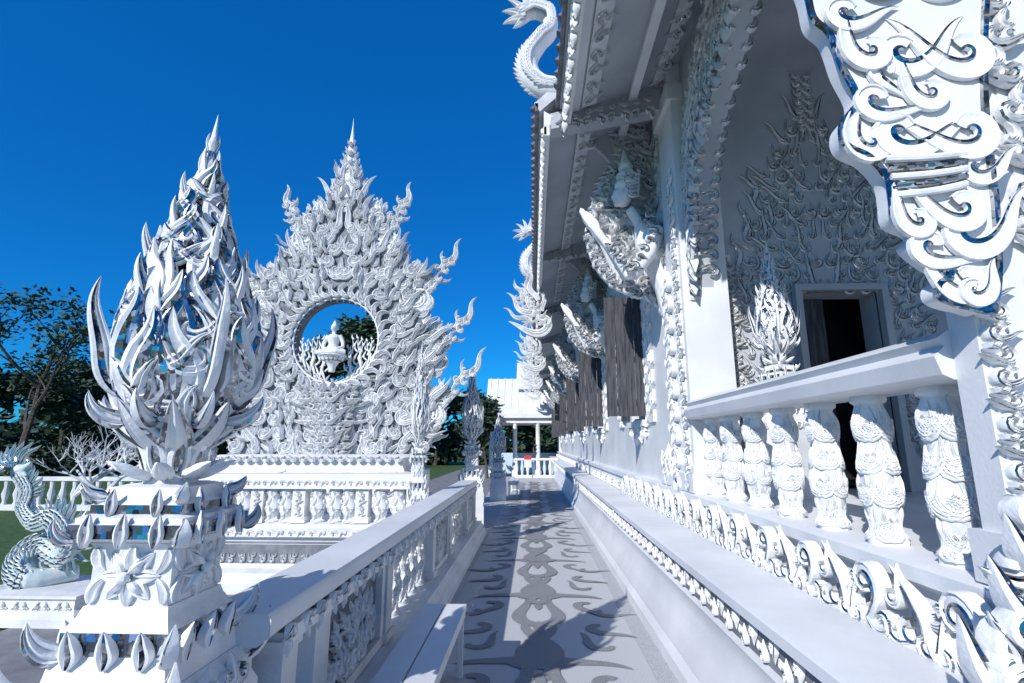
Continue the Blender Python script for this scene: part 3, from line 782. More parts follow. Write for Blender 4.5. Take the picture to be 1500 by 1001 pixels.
# door surround carving on the back wall of the porch
m = MB(); fr = YF(5.595)
axx = P(1195,300,5.58)[0]
apex = P(1195,130,5.58)[1]
def twid(z):
    s = (z-1.9)/(apex-1.9); return max(.05, 1.3*(1-s**1.25)**.8)
z = 1.5; row = 0
while z < apex-.1:
    u = .08+.095*(row % 2)
    while u < twid(max(1.95, z)):
        a_ = R.uniform(-.35,.35); L_ = R.uniform(.22,.34); f_ = R.choice((1,1,-1)); b_ = (1,2) if R.random() < .7 else (5,6); sty = R.random()
        for sg in (1,-1):
            x = axx+sg*u
            if not (2.85 < x < 3.9 and z < 3.28) and x > 2.14:
                a = PI/2-sg*(.2+.5*u+a_); g_ = f_*sg
                c_, s_ = math.cos(a), math.sin(a)
                if sty < .5: leaf(m, fr, x, z, a-.75*g_, 1.15*L_, .15*L_, 3.0*g_, -3.4*g_, .03, 0, 13, PG, b_, lift=.03, pk=.35, w0=.55)
                else: comma(m, fr, x, z, a-.2*g_, 1.5*L_, .15*L_, g_, .03, 0, b_, PG, False, 17, 5.4, 1.3)
                comma(m, fr, x+.12*c_*L_, z+.12*s_*L_, a+.9*g_, .9*L_, .11*L_, -g_, .03, 0, b_, PG, False, 14, 5.0, 1.3)
                comma(m, fr, x, z, a-.9*g_, .65*L_, .10*L_, g_, .028, 0, (2,3), PG, False, 13, 4.6, 1.4)
        u += .175
    z += .15; row += 1
for t in range(6): 
    for sg in (1,-1): 
        kranok(m, fr, axx+sg*.05, apex-.5+.12*t, PI/2-sg*.3, .22, sg, .03, 0.02, (1,), N=8)
    for sg in (1,-1):
        z = 2.3+.4*t; u = twid(z)
        if axx-u > 2.15: leaf(m, fr, axx+sg*u, z, PI/2-sg*.1, .5, .09, 0, 0, .03, 0, 16, PG, (1,6), wav=.5*sg)
m.build('door_surround_carving', [CARVE, MIRROR], tp)
m = MB(); m.box(2.88,2.95,5.5,5.62,1.12,3.32); m.box(3.8,3.87,5.5,5.62,1.12,3.32); m.box(2.95,3.8,5.5,5.62,3.25,3.32)
df = m.build('door_frame', PORCHW, tp)
m = MB(); m.box(2.97,3.36,5.86,5.9,1.12,3.24); m.build('door_leaf', WOOD, df)
# arch over the balcony
arch = cr([(5.36,3.1,0),(5.3,3.7,0),(5.1,4.3,0),(4.7,4.75,0),(4.1,5.1,0),(3.67,5.35,0),(3.2,5.1,0),(2.6,4.75,0),(2.2,4.3,0),(2.06,3.7,0),(2.01,3.1,0)], 4)
m = MB(); vs = []
for p in arch: vs += [(1.75,p.x,p.y),(1.75,p.x,6.04),(1.95,p.x,p.y),(1.95,p.x,6.04)]
n = len(arch)
m.add(vs, [(4*i,4*i+1,4*i+5,4*i+4) for i in range(n-1)]+[(4*i+3,4*i+2,4*i+6,4*i+7) for i in range(n-1)]+[(4*i+2,4*i,4*i+4,4*i+6) for i in range(n-1)])
ar = m.build('balcony_arch', PORCHW, tp)
m = MB()
for i, p in enumerate(arch):
    side = 1 if p.x > 3.67 else -1
    for q in range(5):
        z = p.y+.10+.17*q
        if z > 5.85: continue
        kranok(m, XF(1.74), p.x+R.uniform(-.05,.05), z, -PI/2-side*R.uniform(-.2,.6)+q*.5*side, R.uniform(.24,.34), R.choice((1,-1)), .06, .0, (1,2) if q == 0 else (1,) if q == 2 else (), both=(q == 0), N=9, fat=1.2)
    if p.y > 3.3:
        for xx in (1.80, 1.92): comma(m, YF(p.x-.01), xx, p.y+.02, -PI/2+(.4 if xx < 1.85 else -.3), .36, .09, 1 if xx < 1.85 else -1, .04, 0, (1,6), PG, True)
m.build('arch_fringe', [PORCHC, MIRROR], ar)
# eaves and roof
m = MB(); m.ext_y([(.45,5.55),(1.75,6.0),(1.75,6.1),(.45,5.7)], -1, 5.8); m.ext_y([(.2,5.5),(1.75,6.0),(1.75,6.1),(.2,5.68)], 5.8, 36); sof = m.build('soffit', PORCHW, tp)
m = MB()
def SOF(u, v, n): return (v, u, 5.545+(v-.45)*.346-n)
for ya, yb in ((2.2,5.55),(5.9,14.3)):
    for va, vb in ((.62,.80),(1.48,1.64)):
        m.add([SOF(ya,va,.004),SOF(yb,va,.004),SOF(yb,vb,.004),SOF(ya,vb,.004),SOF(ya,va,.02),SOF(yb,va,.02),SOF(yb,vb,.02),SOF(ya,vb,.02)], [(0,1,2,3),(7,6,5,4),(0,4,5,1),(1,5,6,2),(2,6,7,3),(3,7,4,0)])
for i, y in enumerate([2.3+.24*k for k in range(14)]+[6.1+.3*k for k in range(27)]):
    f = 1 if i % 2 else -1
    kranok(m, SOF, y, .72, PI/2+.4*f, .22, f, .035, .015, (1,), N=8, fat=1.2)
    kranok(m, SOF, y+.1, 1.58, -PI/2+.4*f, .24, f, .035, .015, (1,), N=8, fat=1.2)
m.build('soffit_carving', [PORCHC, MIRROR], sof)
m = MB()
m.ext_y([(.42,5.42),(.49,5.42),(.49,5.56),(.6,5.6),(.6,5.62),(.42,5.74)], -1, 5.78)
m.ext_y([(.17,5.38),(.24,5.38),(.24,5.52),(.35,5.56),(.35,5.6),(.17,5.72)], 5.78, 36)
m.ext_y([(1.2,5.72),(1.3,5.72),(1.3,5.86),(1.2,5.82)], -1, 36)
fa = m.build('fascia', SMOOTHW, tp)
m = MB(); m.box(.41,.45,1.8,5.77,5.43,5.53); m.box(.16,.2,5.78,35,5.39,5.5)
y = 2.0; i = 0
while y < 34:
    x0 = .42 if y < 5.78 else .17
    f = 1 if i % 2 else -1; i += 1
    kranok(m, XF(x0), y, 5.46, -PI/2+.4*f, .24 if y < 12 else .34, f, .04, .0, (1,), both=True, N=8, rich=y < 9, fat=1.2)
    y += .17 if y < 12 else .36
m.build('eave_fringe', W2, fa)
for y in [3.4]+[5.62+4.6*k for k in range(7)]:
    x0 = .47 if y < 5.5 else .25
    m = MB(); m.ext_y([(x0,5.36),(1.72,5.62),(1.72,5.98),(x0,5.52)], y, y+.2)
    eb = m.build('eave_beam', PORCHW, tp)
    if y < 16:
        m = MB()
        for k in range(8):
            x = x0+.15+.15*k
            kranok(m, YF(y-.004), x, 5.42+.02*k, -PI/2+.5*(1 if k % 2 else -1), .17, 1 if k % 2 else -1, .03, 0, (1,), both=True, N=8, fat=1.2)
            kranok(m, YF(y-.004), x, 5.52+.03*k, PI/2+.5*(1 if k % 2 else -1), .13, 1 if k % 2 else -1, .03, 0, (), N=8, fat=1.2)
        m.build('beam_carving', [PORCHC, MIRROR], eb)
m = MB()
m.ext_y([(.12,5.73),(5,10.2),(9.88,5.73),(9.95,5.85),(5,10.4),(.05,5.85)], 5.8, 36.5)
m.ext_y([(.38,5.74),(4.6,9.4),(8.8,5.74),(8.85,5.86),(4.6,9.55),(.33,5.86)], -1.2, 5.79)
rf = m.build('roof', ROOFM, tp)
m = MB(); m.box(.06,.10,5.8,36,5.74,5.85); m.box(.32,.36,-1.1,5.78,5.76,5.86)
for k in range(150):
    y = 5.88+.2*k; m.tube([(.03,y,5.79),(.4,y,6.13)], .05, 6)
for k in range(33): m.tube([(.31,-.95+.2*k,5.8),(.66,-.95+.2*k,6.12)], .05, 6)
m.build('eave_tiles', DARKT, rf)
m = MB(); m.ext_y([(.6,6.0),(9.4,6.0),(5,10.1)], 5.86, 5.9); m.build('gable', SMOOTHW, tp)
def finial(y, x, z, s, name='roof_serpent_finial'):
    m = MB(); fr = lambda u, v, n: (x-u*s, y-n*s, z+v*s)
    pts = [p for p in cr([(-.1,0,0),(.2,.05,0),(.42,.25,0),(.46,.55,0),(.3,.85,0),(.12,1.05,0),(.1,1.3,0),(.3,1.45,0),(.5,1.4,0)], 5)]
    m.tube([fr(p.x, p.y, 0) for p in pts], [s*(.21-.003*i) for i in range(len(pts))], 10)
    for i in range(2, len(pts)-1):
        d = pts[i]-pts[i-1]; a = math.atan2(d.y, d.x)
        leaf(m, fr, pts[i].x, pts[i].y, a-.7, .34, .12, 1.0, -.6, .05, 0, 8, PG, (), both=True)
        for q in (-.4, .2): leaf(m, (lambda u, v, n: (x-u*s, y-.17*s-n*s, z+v*s)), pts[i].x, pts[i].y, a+q, .2, .12, 0, 0, .05, 0, 6, PG, ())
    e = pts[-1]
    for q in range(5): leaf(m, fr, e.x-.1, e.y, -.4+.5*q, .5, .14, 1.2, -1.6, .06, 0, 10, PG, (), both=True)
    return m.build(name, W2, tp)
finial(5.9, .35, 6.1, .82)
for k in range(5): finial(13.6+5.5*k, .3, 6.1, .95)
def gable_flame(y, x, z, s):
    m = MB(); fr = lambda u, v, n: (x-u*s, y-n*s, z+v*s)
    comma(m, fr, .1, .0, rad(60), 1.7, .30, -1, .09, 0, (), PG, True, 26, 4.6, .8)
    for j, (u, v, dg, L, W) in enumerate([(.2,.1,35,1.1,.2),(.3,.3,50,1.0,.18),(.1,.5,70,1.0,.18),(.0,.2,80,.9,.16),(.4,.0,20,.8,.14),(.5,.45,55,.7,.12),(.3,.7,75,.7,.12)]):
        leaf(m, fr, u, v, rad(dg), L, W, .3, 0, .07, .02*(j % 3), 20, PG, both=True, wav=.5 if j % 2 else -.5, w0=.7)
    for q in range(8):
        comma(m, fr, .05+.09*q, -.2+.12*q, rad(10+9*q), .55-.03*q, .11, 1 if q % 2 else -1, .05, .03, (), PG, True, 15, 4.6, 1.2)
        comma(m, fr, -.1+.07*q, -.1+.12*q, rad(60+9*q), .48-.03*q, .10, -1 if q % 2 else 1, .05, .05, (), PG, True, 15, 4.6, 1.2)
    return m.build('gable_end_flame', W2, tp)
gf = gable_flame(12.2, .25, 4.6, .9)
for k in (1,2,3): shift(gf, 6*k)
gf2 = gable_flame(15.5, .35, 5.9, .7)
# carved bracket at the near column
pb = [(1462,446),(1425,450),(1386,438),(1380,418),(1398,402),(1372,384),(1342,358),(1352,340),(1318,322),(1312,288),(1306,262),(1280,232),(1246,214),(1240,184),(1262,148),(1240,100),(1222,52),(1198,28),(1185,-20),(1150,-80),(1120,-160),(1110,-260),(1470,-260),(1462,-100),(1450,0),(1448,150),(1466,330)]
pb = [(a-8, b) for a, b in pb]
Yb = 1.80
bp = [P(a, b, Yb) for a, b in pb]
m = MB(); cb = [(p.x, p.y) for p in cr([(a, b, 0) for a, b in bp], 5, True)]
m.ext_y(cb, Yb, Yb+.075)
bk = m.build('bracket', SMOOTHW, tp)
bk['label'] = 'large white scroll bracket with mirror edged curls at the top right'
m = MB()
def flat_tube(m, pts, y, w, t, mi):
    n = len(pts); vs = []
    for i in range(n):
        a = Vector(pts[i-1]) if i else Vector(pts[-1]); b = Vector(pts[(i+1) % n]); d = (b-a); d.normalize()
        nx, nz = -d.y, d.x; x, z = pts[i]
        vs += [(x+nx*w*.5,y,z+nz*w*.5),(x+nx*w*.45,y-t,z+nz*w*.45),(x-nx*w*.45,y-t,z-nz*w*.45),(x-nx*w*.5,y,z-nz*w*.5)]
    m.add(vs, [(4*i+k,4*i+k+1,4*((i+1)%n)+k+1,4*((i+1)%n)+k) for i in range(n) for k in range(3)], mi)
flat_tube(m, cb, Yb-.001, .022, .014, 1)
PC = [(-1,0),(-.97,.8),(-.66,.9),(-.60,.6),(-.1,.55),(.5,.6),(.78,.85),(.97,.8),(1,0)]
fr = YF(Yb); sY = Yb/F*1.02
def sc(px, py, deg, Lp, Wp, f, n0=.002):
    x, z = P(px-8, py, Yb)
    comma(m, fr, x, z, rad(deg), Lp*sY, Wp*sY, f, .022, n0, (1,2) if f > 0 else (5,6), PC, False, 30, 5.6, 1.3)
for j, a in enumerate([(1410,405,70,170,36,1),(1375,362,50,150,34,-1),(1430,330,105,230,42,-1),(1345,318,45,140,32,1),(1400,300,80,190,38,1),
          (1282,200,25,180,40,1),(1335,190,80,230,44,-1),(1410,190,100,230,44,1),(1295,150,60,170,34,-1),
          (1275,70,45,190,40,1),(1335,70,100,240,44,-1),(1405,70,80,250,48,1),(1362,130,50,170,34,1),(1250,20,75,170,36,-1),
          (1290,-40,60,230,42,1),(1380,-40,100,240,46,-1),(1220,-80,60,220,40,1),(1320,-140,80,240,44,-1),(1410,-140,90,240,44,1),(1430,420,120,120,30,-1),(1440,240,95,150,32,-1),(1305,110,10,120,28,-1)]):
    sc(*a, .001+.003*(j % 5))
for k in range(5):
    x0_, z0_ = P(1294+4*k, 236+13*k, Yb); x1_, z1_ = P(1410, 228+11*k, Yb)
    pts_ = [(x0_+(x1_-x0_)*t/8, Yb-.012-.014*math.sin(PI*t/8), z0_+(z1_-z0_)*t/8-.012*math.sin(PI*t/8)) for t in range(9)]
    m.tube(pts_, .014, 8, 1 if k in (1,3) else 0)
m.build('scroll_relief', W2, bk)
m = MB(); fr = YF(1.62); m.tube([(1.60,1.68,.8),(1.63,1.68,1.0),(1.70,1.68,1.3)], [.07,.05,.03], 8)
for j, (px, py, dg, Lp, Wp, f) in enumerate([(1470,975,80,190,44,1),(1495,940,60,190,44,-1),(1500,870,85,170,40,1),(1478,900,120,130,32,-1),(1498,800,80,140,34,1),(1505,745,75,120,28,-1),(1530,980,85,240,44,1),(1455,955,150,110,30,-1),(1485,1000,30,160,40,-1),(1475,830,130,100,26,1)]):
    x, z = P(px, py, 1.62); s = 1.62/F
    comma(m, fr, x, z, rad(dg), Lp*s, Wp*s, f, .045, .012*j % .05, (1,2,3) if f > 0 else (4,5,6), PB, True, 26, 5.6, .5)
for k in range(9):
    for q in range(3):
        p = (1.60+.012*k, .84+.05*k); leaf(m, YF(1.60), p[0]+(q-1)*.04, p[1], PI/2-.2, .08, .05, 0, 0, .02, 0, 6, PG, (3,4), both=True, w0=.6)
m.build('serpent_ornament', W2, tp)
# window shutters
m = MB(); y0 = WY[0]
for k in range(4): m.box(1.13+.14*k,1.262+.14*k,y0,y0+.03,2.0,3.82)
for z in (2.2,2.85,3.6): m.box(1.12,1.7,y0+.031,y0+.05,z-.05,z+.05)
m.box(1.11,1.129,y0-.004,y0+.04,1.99,3.83)
s0 = m.build('shutter', WOOD, tp)
for k in range(1,6): shift(s0, 4.6*k)
m = MB()
for k in range(4): m.box(1.63,1.66,y0+1.36+.14*k,y0+1.492+.14*k,2.0,3.82)
for z in (2.2,2.85,3.6): m.box(1.661,1.68,y0+1.36,y0+1.9,z-.05,z+.05)
s1 = m.build('shutter', WOOD, tp)
for k in range(1,6): shift(s1, 4.6*k)
m = MB()
m.box(1.62,1.7,y0+.02,y0+1.34,1.86,1.95); m.box(1.63,1.7,y0+.02,y0+1.34,3.85,3.95)
for k in range(7):
    kranok(m, XF(1.69), y0+.1+.18*k, 1.84, -PI/2+(.5 if k % 2 else -.5), .42-.07*abs(k-3), 1 if k % 2 else -1, .06, .0, (), both=True, fat=1.2)
    kranok(m, XF(1.69), y0+.1+.18*k, 3.98, PI/2+(.4 if k % 2 else -.4), .7-.15*abs(k-3), 1 if k % 2 else -1, .07, .0, (), both=True, fat=1.2)
    for zz in (0, .14):
        kranok(m, XF(1.69), y0-.16-.25*(zz > 0), 2.0+.28*k+zz, PI/2+.4, .32, 1, .05, .0, (), both=True, fat=1.2); kranok(m, XF(1.69), y0+2.05+.25*(zz > 0), 2.0+.28*k+zz, PI/2-.4, .32, -1, .05, .0, (), both=True, fat=1.2)
m.box(1.66,1.7,y0-.5,y0-.05,1.9,3.95); m.box(1.66,1.7,y0+1.95,y0+2.4,1.9,3.95)
w0_ = m.build('window_surround', W2, tp)
for k in range(1,6): shift(w0_, 4.6*k)
# praying figure bracket
YD = 6.25
def V(px, py, dy=0):
    x, z = P(px, py, YD); return (x, YD+dy, z)
m = MB()
m.tube([V(994,460),V(984,425),V(969,390),V(955,355),V(940,330)], [.21,.20,.20,.23,.12], 14)
m.tube([V(940,334),V(922,306)], [.075,.065], 10)
hx = V(912,288); m.ell(hx, (.125,.11,.15)); m.ell((hx[0]-.122,hx[1],hx[2]-.005),(.032,.022,.038)); m.ell((hx[0]-.105,hx[1],hx[2]-.066),(.03,.032,.014)); m.ell((hx[0]-.082,hx[1],hx[2]-.113),(.042,.042,.028)); m.ell((hx[0]-.093,hx[1],hx[2]+.05),(.037,.075,.018))
for dy in (-.115,.115): m.ell((hx[0]+.02,hx[1]+dy,hx[2]-.01),(.03,.014,.06))
m.tube([V(918,278),V(918,272),V(918,265),V(917,258),V(917,252),V(916,245),V(915,234),V(913,218)], [.15,.17,.12,.14,.09,.10,.05,.006], 14)
for s, dy in ((-1,-.19),(1,.19)):
    m.tube([V(958,346,dy),V(943,382,dy*1.35),V(920,414,dy*1.25)], [.115,.098,.082], 12)
    m.tube([V(920,414,dy*1.25),V(904,385,dy*.8),V(884,354,dy*.3)], [.082,.074,.05], 12)
    y = dy*.26
    m.tube([V(884,354,y),V(876,343,y*.8),V(868,333,y*.7)], [.05,.058,.046], 10)
    for q in range(4):
        m.tube([V(866+3.5*q,336-2*q,y*.7),V(856+3*q,323-2.5*q,y*.55),V(850+2.5*q-(3,6,5,0)[q]*.5,309-(0,4,3,-2)[q],y*.4)], [.021,.019,.010], 6)
    m.tube([V(880,344,y*.9),V(876,332,y*1.1),V(871,324,y*1.0)], [.021,.019,.010], 6)
fg = fused(m, 'praying_figure', CARVE, tp, True, .016, 2)
m = MB()
pl = [(1000,262),(1000,478),(982,468),(962,436),(930,434),(898,420),(872,392),(858,352),(862,318),(872,290),(884,258),(905,235),(940,235)]
pp = [P(*a, YD+.2) for a in pl]
m.ext_y([(p.x, p.y) for p in cr([(a, b, 0) for a, b in pp], 3, True)], YD+.21, YD+.27)
fr = YF(YD+.20)
def inpoly(x, y):
    c = False; j = len(pl)-1
    for i in range(len(pl)):
        (xi, yi), (xj, yj) = pl[i], pl[j]
        if (yi > y) != (yj > y) and x < (xj-xi)*(y-yi)/(yj-yi)+xi: c = not c
        j = i
    return c
row = 0; py = 240
while py < 480:
    px = 856+(9 if row % 2 else 0)
    while px < 1000:
        if inpoly(px, py):
            x, z = P(px, py, YD+.2); a = math.atan2(380-py, px-935)*.6+PI/2*.4 if px > 935 else PI-.5+(py-350)*.004
            kranok(m, fr, x, z, a+R.uniform(-.4,.4), R.uniform(.17,.25), R.choice((1,-1)), .06, R.uniform(0,.04), (1,2) if R.random() < .4 else (), both=True, fat=1.3)
        px += 19
    py += 16; row += 1
for a_, b_ in zip(pl, pl[1:]+pl[:1]):
    for t in (0, .33, .66):
        px = a_[0]+(b_[0]-a_[0])*t; py = a_[1]+(b_[1]-a_[1])*t
        if px > 992: continue
        x, z = P(px, py, YD+.2); a = math.atan2(360-py, px-950)
        comma(m, fr, x, z, a+.4, .36, .085, 1, .05, 0, (1,2), PG, True, 15, 4.6, 1.3)
for k in range(6):
    p = V(924-2*k, 288-5*k); comma(m, lambda u,v,n: (u, YD-.13-n, v), p[0], p[2], rad(40+16*k), .24, .06, 1 if k % 2 else -1, .03, 0, (1,), PG, True)
    p = V(926, 286-6*k); comma(m, lambda u,v,n: (u, YD-.10-n, v), p[0]+.04, p[2], rad(35+6*k), .28, .06, 1, .03, 0, (1,), PG, True)
for k in range(6):
    for q in (0, 1): kranok(m, YF(YD-.215), V(940+9*k+6*q,336+18*k)[0], V(940+9*k,336+18*k-10*q)[2], rad(-50+40*q), .15, 1 if q else -1, .03, 0, (1,2), N=8, fat=1.2)
for a_, b_ in (((952,356),(926,404)),((918,406),(892,366))):
    for k in range(5):     # ornament laid along the sleeve of each arm
        t = k/4.; p = V(a_[0]+(b_[0]-a_[0])*t, a_[1]+(b_[1]-a_[1])*t)
        dd = (-.345 if a_[0] > 930 else -.345+.17*t)
        comma(m, YF(YD+dd), p[0]-.03, p[2], rad(250 if a_[0] > 930 else 130)+(.5 if k % 2 else -.5), .2, .055, 1 if k % 2 else -1, .03, 0, (1,2), PG, True)
        m.tube([(p[0]-.07,YD+dd+.03,p[2]+.02),(p[0],YD+dd,p[2]),(p[0]+.07,YD+dd+.03,p[2]-.02)], .012, 6, 1)
w1_ = m.build('flame_wing', W2, fg)
for k in range(1,6): shift(fg, 4.6*k)
m = MB(); pp = [P(*a, 6.3) for a in [(985,135),(985,255),(960,252),(930,240),(900,236),(880,215),(862,200),(852,170),(858,138)]]
m.ext_y(pp, 6.4, 6.46); ep = m.build('eave_panel', PORCHW, tp)
m = MB()
for i in range(54):
    px, py = R.uniform(865,980), R.uniform(142,245)
    if py > 235-(985-px)*.25 and px < 930: continue
    x, z = P(px, py, 6.3); kranok(m, YF(6.4), x, z, R.uniform(1.2,3.4), R.uniform(.2,.34), R.choice((1,-1)), .04, R.uniform(0,.02), (1,) if i % 3 == 0 else (), N=8, fat=1.2)
m.build('scroll_relief', [PORCHC, MIRROR], ep)
for k in range(1,6): shift(ep, 4.6*k)

# ------------------------------------------------------------------ serpent statue at the left
NX = at(75, 760, 6.2)
ns = thing('serpent_statue', 'pale aqua and white scaly serpent statue with raised crested head at far left', 'statue', (NX.x, 6.2, -.33))
def Q(px, py, dy=0):
    p = at(px, py, 6.2); return (p.x, 6.2+dy, p.z)
m = MB()
path = cr([Q(100,838,.2),Q(62,838,-.15),Q(38,815,-.05),Q(56,788,.08),Q(100,800,.0),Q(116,772,-.1),Q(98,744,-.1),Q(68,748,-.1),Q(48,728,-.1),Q(52,700,-.1),Q(40,674,-.1)], 5)
RS = [.07+.085*math.sin(PI*min(1,(i+6)/44)) -.0004*max(0,i-24) for i in range(len(path))]
m.tube(path, RS, 12)
hd = Q(38,666,-.1); m.ell(hd,(.11,.09,.085)); m.tube([hd,(hd[0]+.1,hd[1]-.03,hd[2]+.03),(hd[0]+.2,hd[1]-.06,hd[2]+.10)], [.07,.05,.018], 8); m.tube([hd,(hd[0]+.1,hd[1]-.03,hd[2]-.05),(hd[0]+.17,hd[1]-.05,hd[2]-.07)], [.055,.04,.013], 8)
fused(m, 'body', AQUA, ns, True, .02, 2)
m = MB()
for i in range(2, len(path)):
    p = path[i]; d_ = path[i]-path[i-1]; a = math.atan2(d_.z, d_.x); r_ = RS[i]
    for q in (-.75, -.25, .25, .75): leaf(m, (lambda u,v,n: (u, p.y-r_*(1.0-.4*q*q)-n, v)), p.x-math.sin(a)*r_*q, p.z+math.cos(a)*r_*q, a, .12, .09, 0, 0, .03, -.012, 6, PG, (3,4))
    leaf(m, (lambda u,v,n: (u, p.y-n, v)), p.x, p.z, a-1.1, r_+.20, .09, .6, -.2, .03, 0, 10, PG, (1,6), both=True, wav=.3)
for q in range(9): leaf(m, lambda u,v,n: (u, hd[1]-n, v), hd[0]-.04, hd[2]+.03, rad(50+16*q), .44-.03*q, .1, .8, -1.6, .03, .02*q, 12, PG, (1,6), both=True, wav=.35)
m.build('crest_and_fins', [AQUA, MIRROR], ns)
m = MB(); rect_stack(m, NX.x-.4, NX.x+.7, 5.95, 6.6, [(.26,-.33),(.26,-.24),(.2,-.2),(.13,-.16),(.13,-.06),(.18,-.03),(.18,.0),(.05,.03)])
for k in range(10): kranok(m, YF(5.815), NX.x-.45+.135*k, -.15, PI/2+(.5 if k % 2 else -.5), .13, 1 if k % 2 else -1, .02, 0, (), N=7, fat=1.2)
m.build('base', WHITE, ns)
ns.scale = (.9,.9,.9)

def coral(label, loc, h, seed):
    r = random.Random(seed); m = MB()
    def br(p, d, L, rr, k):
        pts = [p]; q = Vector(p); dd = Vector(d)
        for i in range(4):
            dd = (dd+Vector((r.uniform(-.3,.3),r.uniform(-.3,.3),r.uniform(-.1,.25)))).normalized(); q = q+dd*L/4; pts.append(Vector(q))
        m.tube(pts, [rr*(1-.13*i) for i in range(5)], 6)
        if k:
            for j in range(3): 
                br(pts[r.choice((2,3,4))], (dd+Vector((r.uniform(-1.2,1.2),r.uniform(-1,1),r.uniform(-.2,.5)))).normalized(), L*.7, rr*.58, k-1)
    br(Vector(loc), Vector((0,0,1)), h*.42, .08, 5)
    return tag(m.build('bare_white_tree', WHITE), label, 'tree sculpture')
c0 = at(160, 730, 10); coral('white painted leafless tree left of the bud pillar, in front of the hedge', (c0.x, 10, -.33), 2.5, 3)
c0 = at(95, 730, 11); coral('white painted leafless tree behind the serpent statue', (c0.x, 11, -.33), 2.6, 5)
fn = thing('fence', 'low white baluster fence beyond the lawn at far left', 'fence', (-15,15.5,-.36))
m = MB(); m.box(-22,-7.5,15.45,15.65,.5,.62); m.box(-22,-7.5,15.42,15.68,-.36,-.2); m.build('rail', WHITE, fn)
for k in range(40):
    x = -21.8+.36*k; m = MB(); m.lathe([(.07,-.2),(.05,-.1),(.1,.1),(.06,.3),(.08,.5)], 8, (x,15.55,0)); m.build('baluster', WHITE, fn)

# ------------------------------------------------------------------ distant pavilion, fence and sign
pv = thing('pavilion', 'white pavilion with stepped gable roofs at the end of the walkway', 'pavilion', (-.7,33,-.33))
m = MB()
x0, zt = P(712,612,32); x1, _ = P(818,612,32)
zr = P(740,558,32)[1]; xm = P(782,600,32)[0]
m.ext_x([(31.4,zt),(33.5,zr),(36,zt),(36,zt+.25),(33.5,zr+.3),(31.4,zt+.25)], x0, xm+1.6)
zr2 = P(770,535,33)[1]
m.ext_x([(32.4,zr-.5),(34,zr2),(36.2,zr-.5),(36.2,zr-.25),(34,zr2+.3),(32.4,zr-.25)], P(757,560,33)[0], xm+2.5)
m.build('roof', WHITE, pv)
m = MB()
m.ext_x([(31.36,zt-.05),(31.5,zt-.05),(31.5,zt+.22),(31.36,zt+.22)], x0-.05, xm+1.65)
m.box(x0-.08,x0+.02,31.4,36,zt-.05,zt+.12)
for k in range(12): 
    x = x0+.2+.45*k
    if x < xm+1.5: m.tube([(x,31.45,zt+.27),(x,33.5,zr+.32)], .04, 6)
m.build('roof_trim', SMOOTHW, pv)
m = MB(); m.box(x0+.2, xm+1.6, 31.6,35.8,zt-.35,zt-.02); m.build('beam', SMOOTHW, pv)
for x in (x0+.35, x0+1.8, x0+3.2, x0+4.6):
    m = MB(); m.lathe([(.2,-.33),(.2,0),(.13,.1),(.13,zt-.5),(.18,zt-.35)], 10, (x,31.8,0)); m.build('column', SMOOTHW, pv)
m = MB(); m.box(x0+.3, xm+1.5, 35.4,35.6,-.33,1.0); m.build('low_wall', BLUEP, pv)
ff = thing('fence', 'pale baluster fence closing the far end of the walkway', 'fence', (0,25.5,0))
m = MB(); m.box(-.9,1.2,25.42,25.58,.82,.92); m.box(-.9,1.2,25.4,25.6,0,.12); m.build('rail', WHITE, ff)
for k in range(8):
    m = MB(); m.lathe([(.07,.12),(.05,.2),(.09,.45),(.05,.7),(.07,.82)], 8, (-.8+.27*k,25.5,0)); m.build('baluster', BLUEP if k % 2 else WHITE, ff)
sg = thing('sign', 'small red and white notice sign at the far end of the walkway', 'sign', (-.25,25.0,0))
m = MB(); m.box(-.42,-.08,24.98,25.0,.86,1.06); m.build('board', REDS, sg)
m = MB(); m.box(-.42,-.08,24.98,25.0,.5,.855); m.build('lower_board', SMOOTHW, sg)
m = MB(); m.tube([(-.25,25.03,0),(-.25,25.03,1.06)], .025, 8); m.build('post', SMOOTHW, sg)

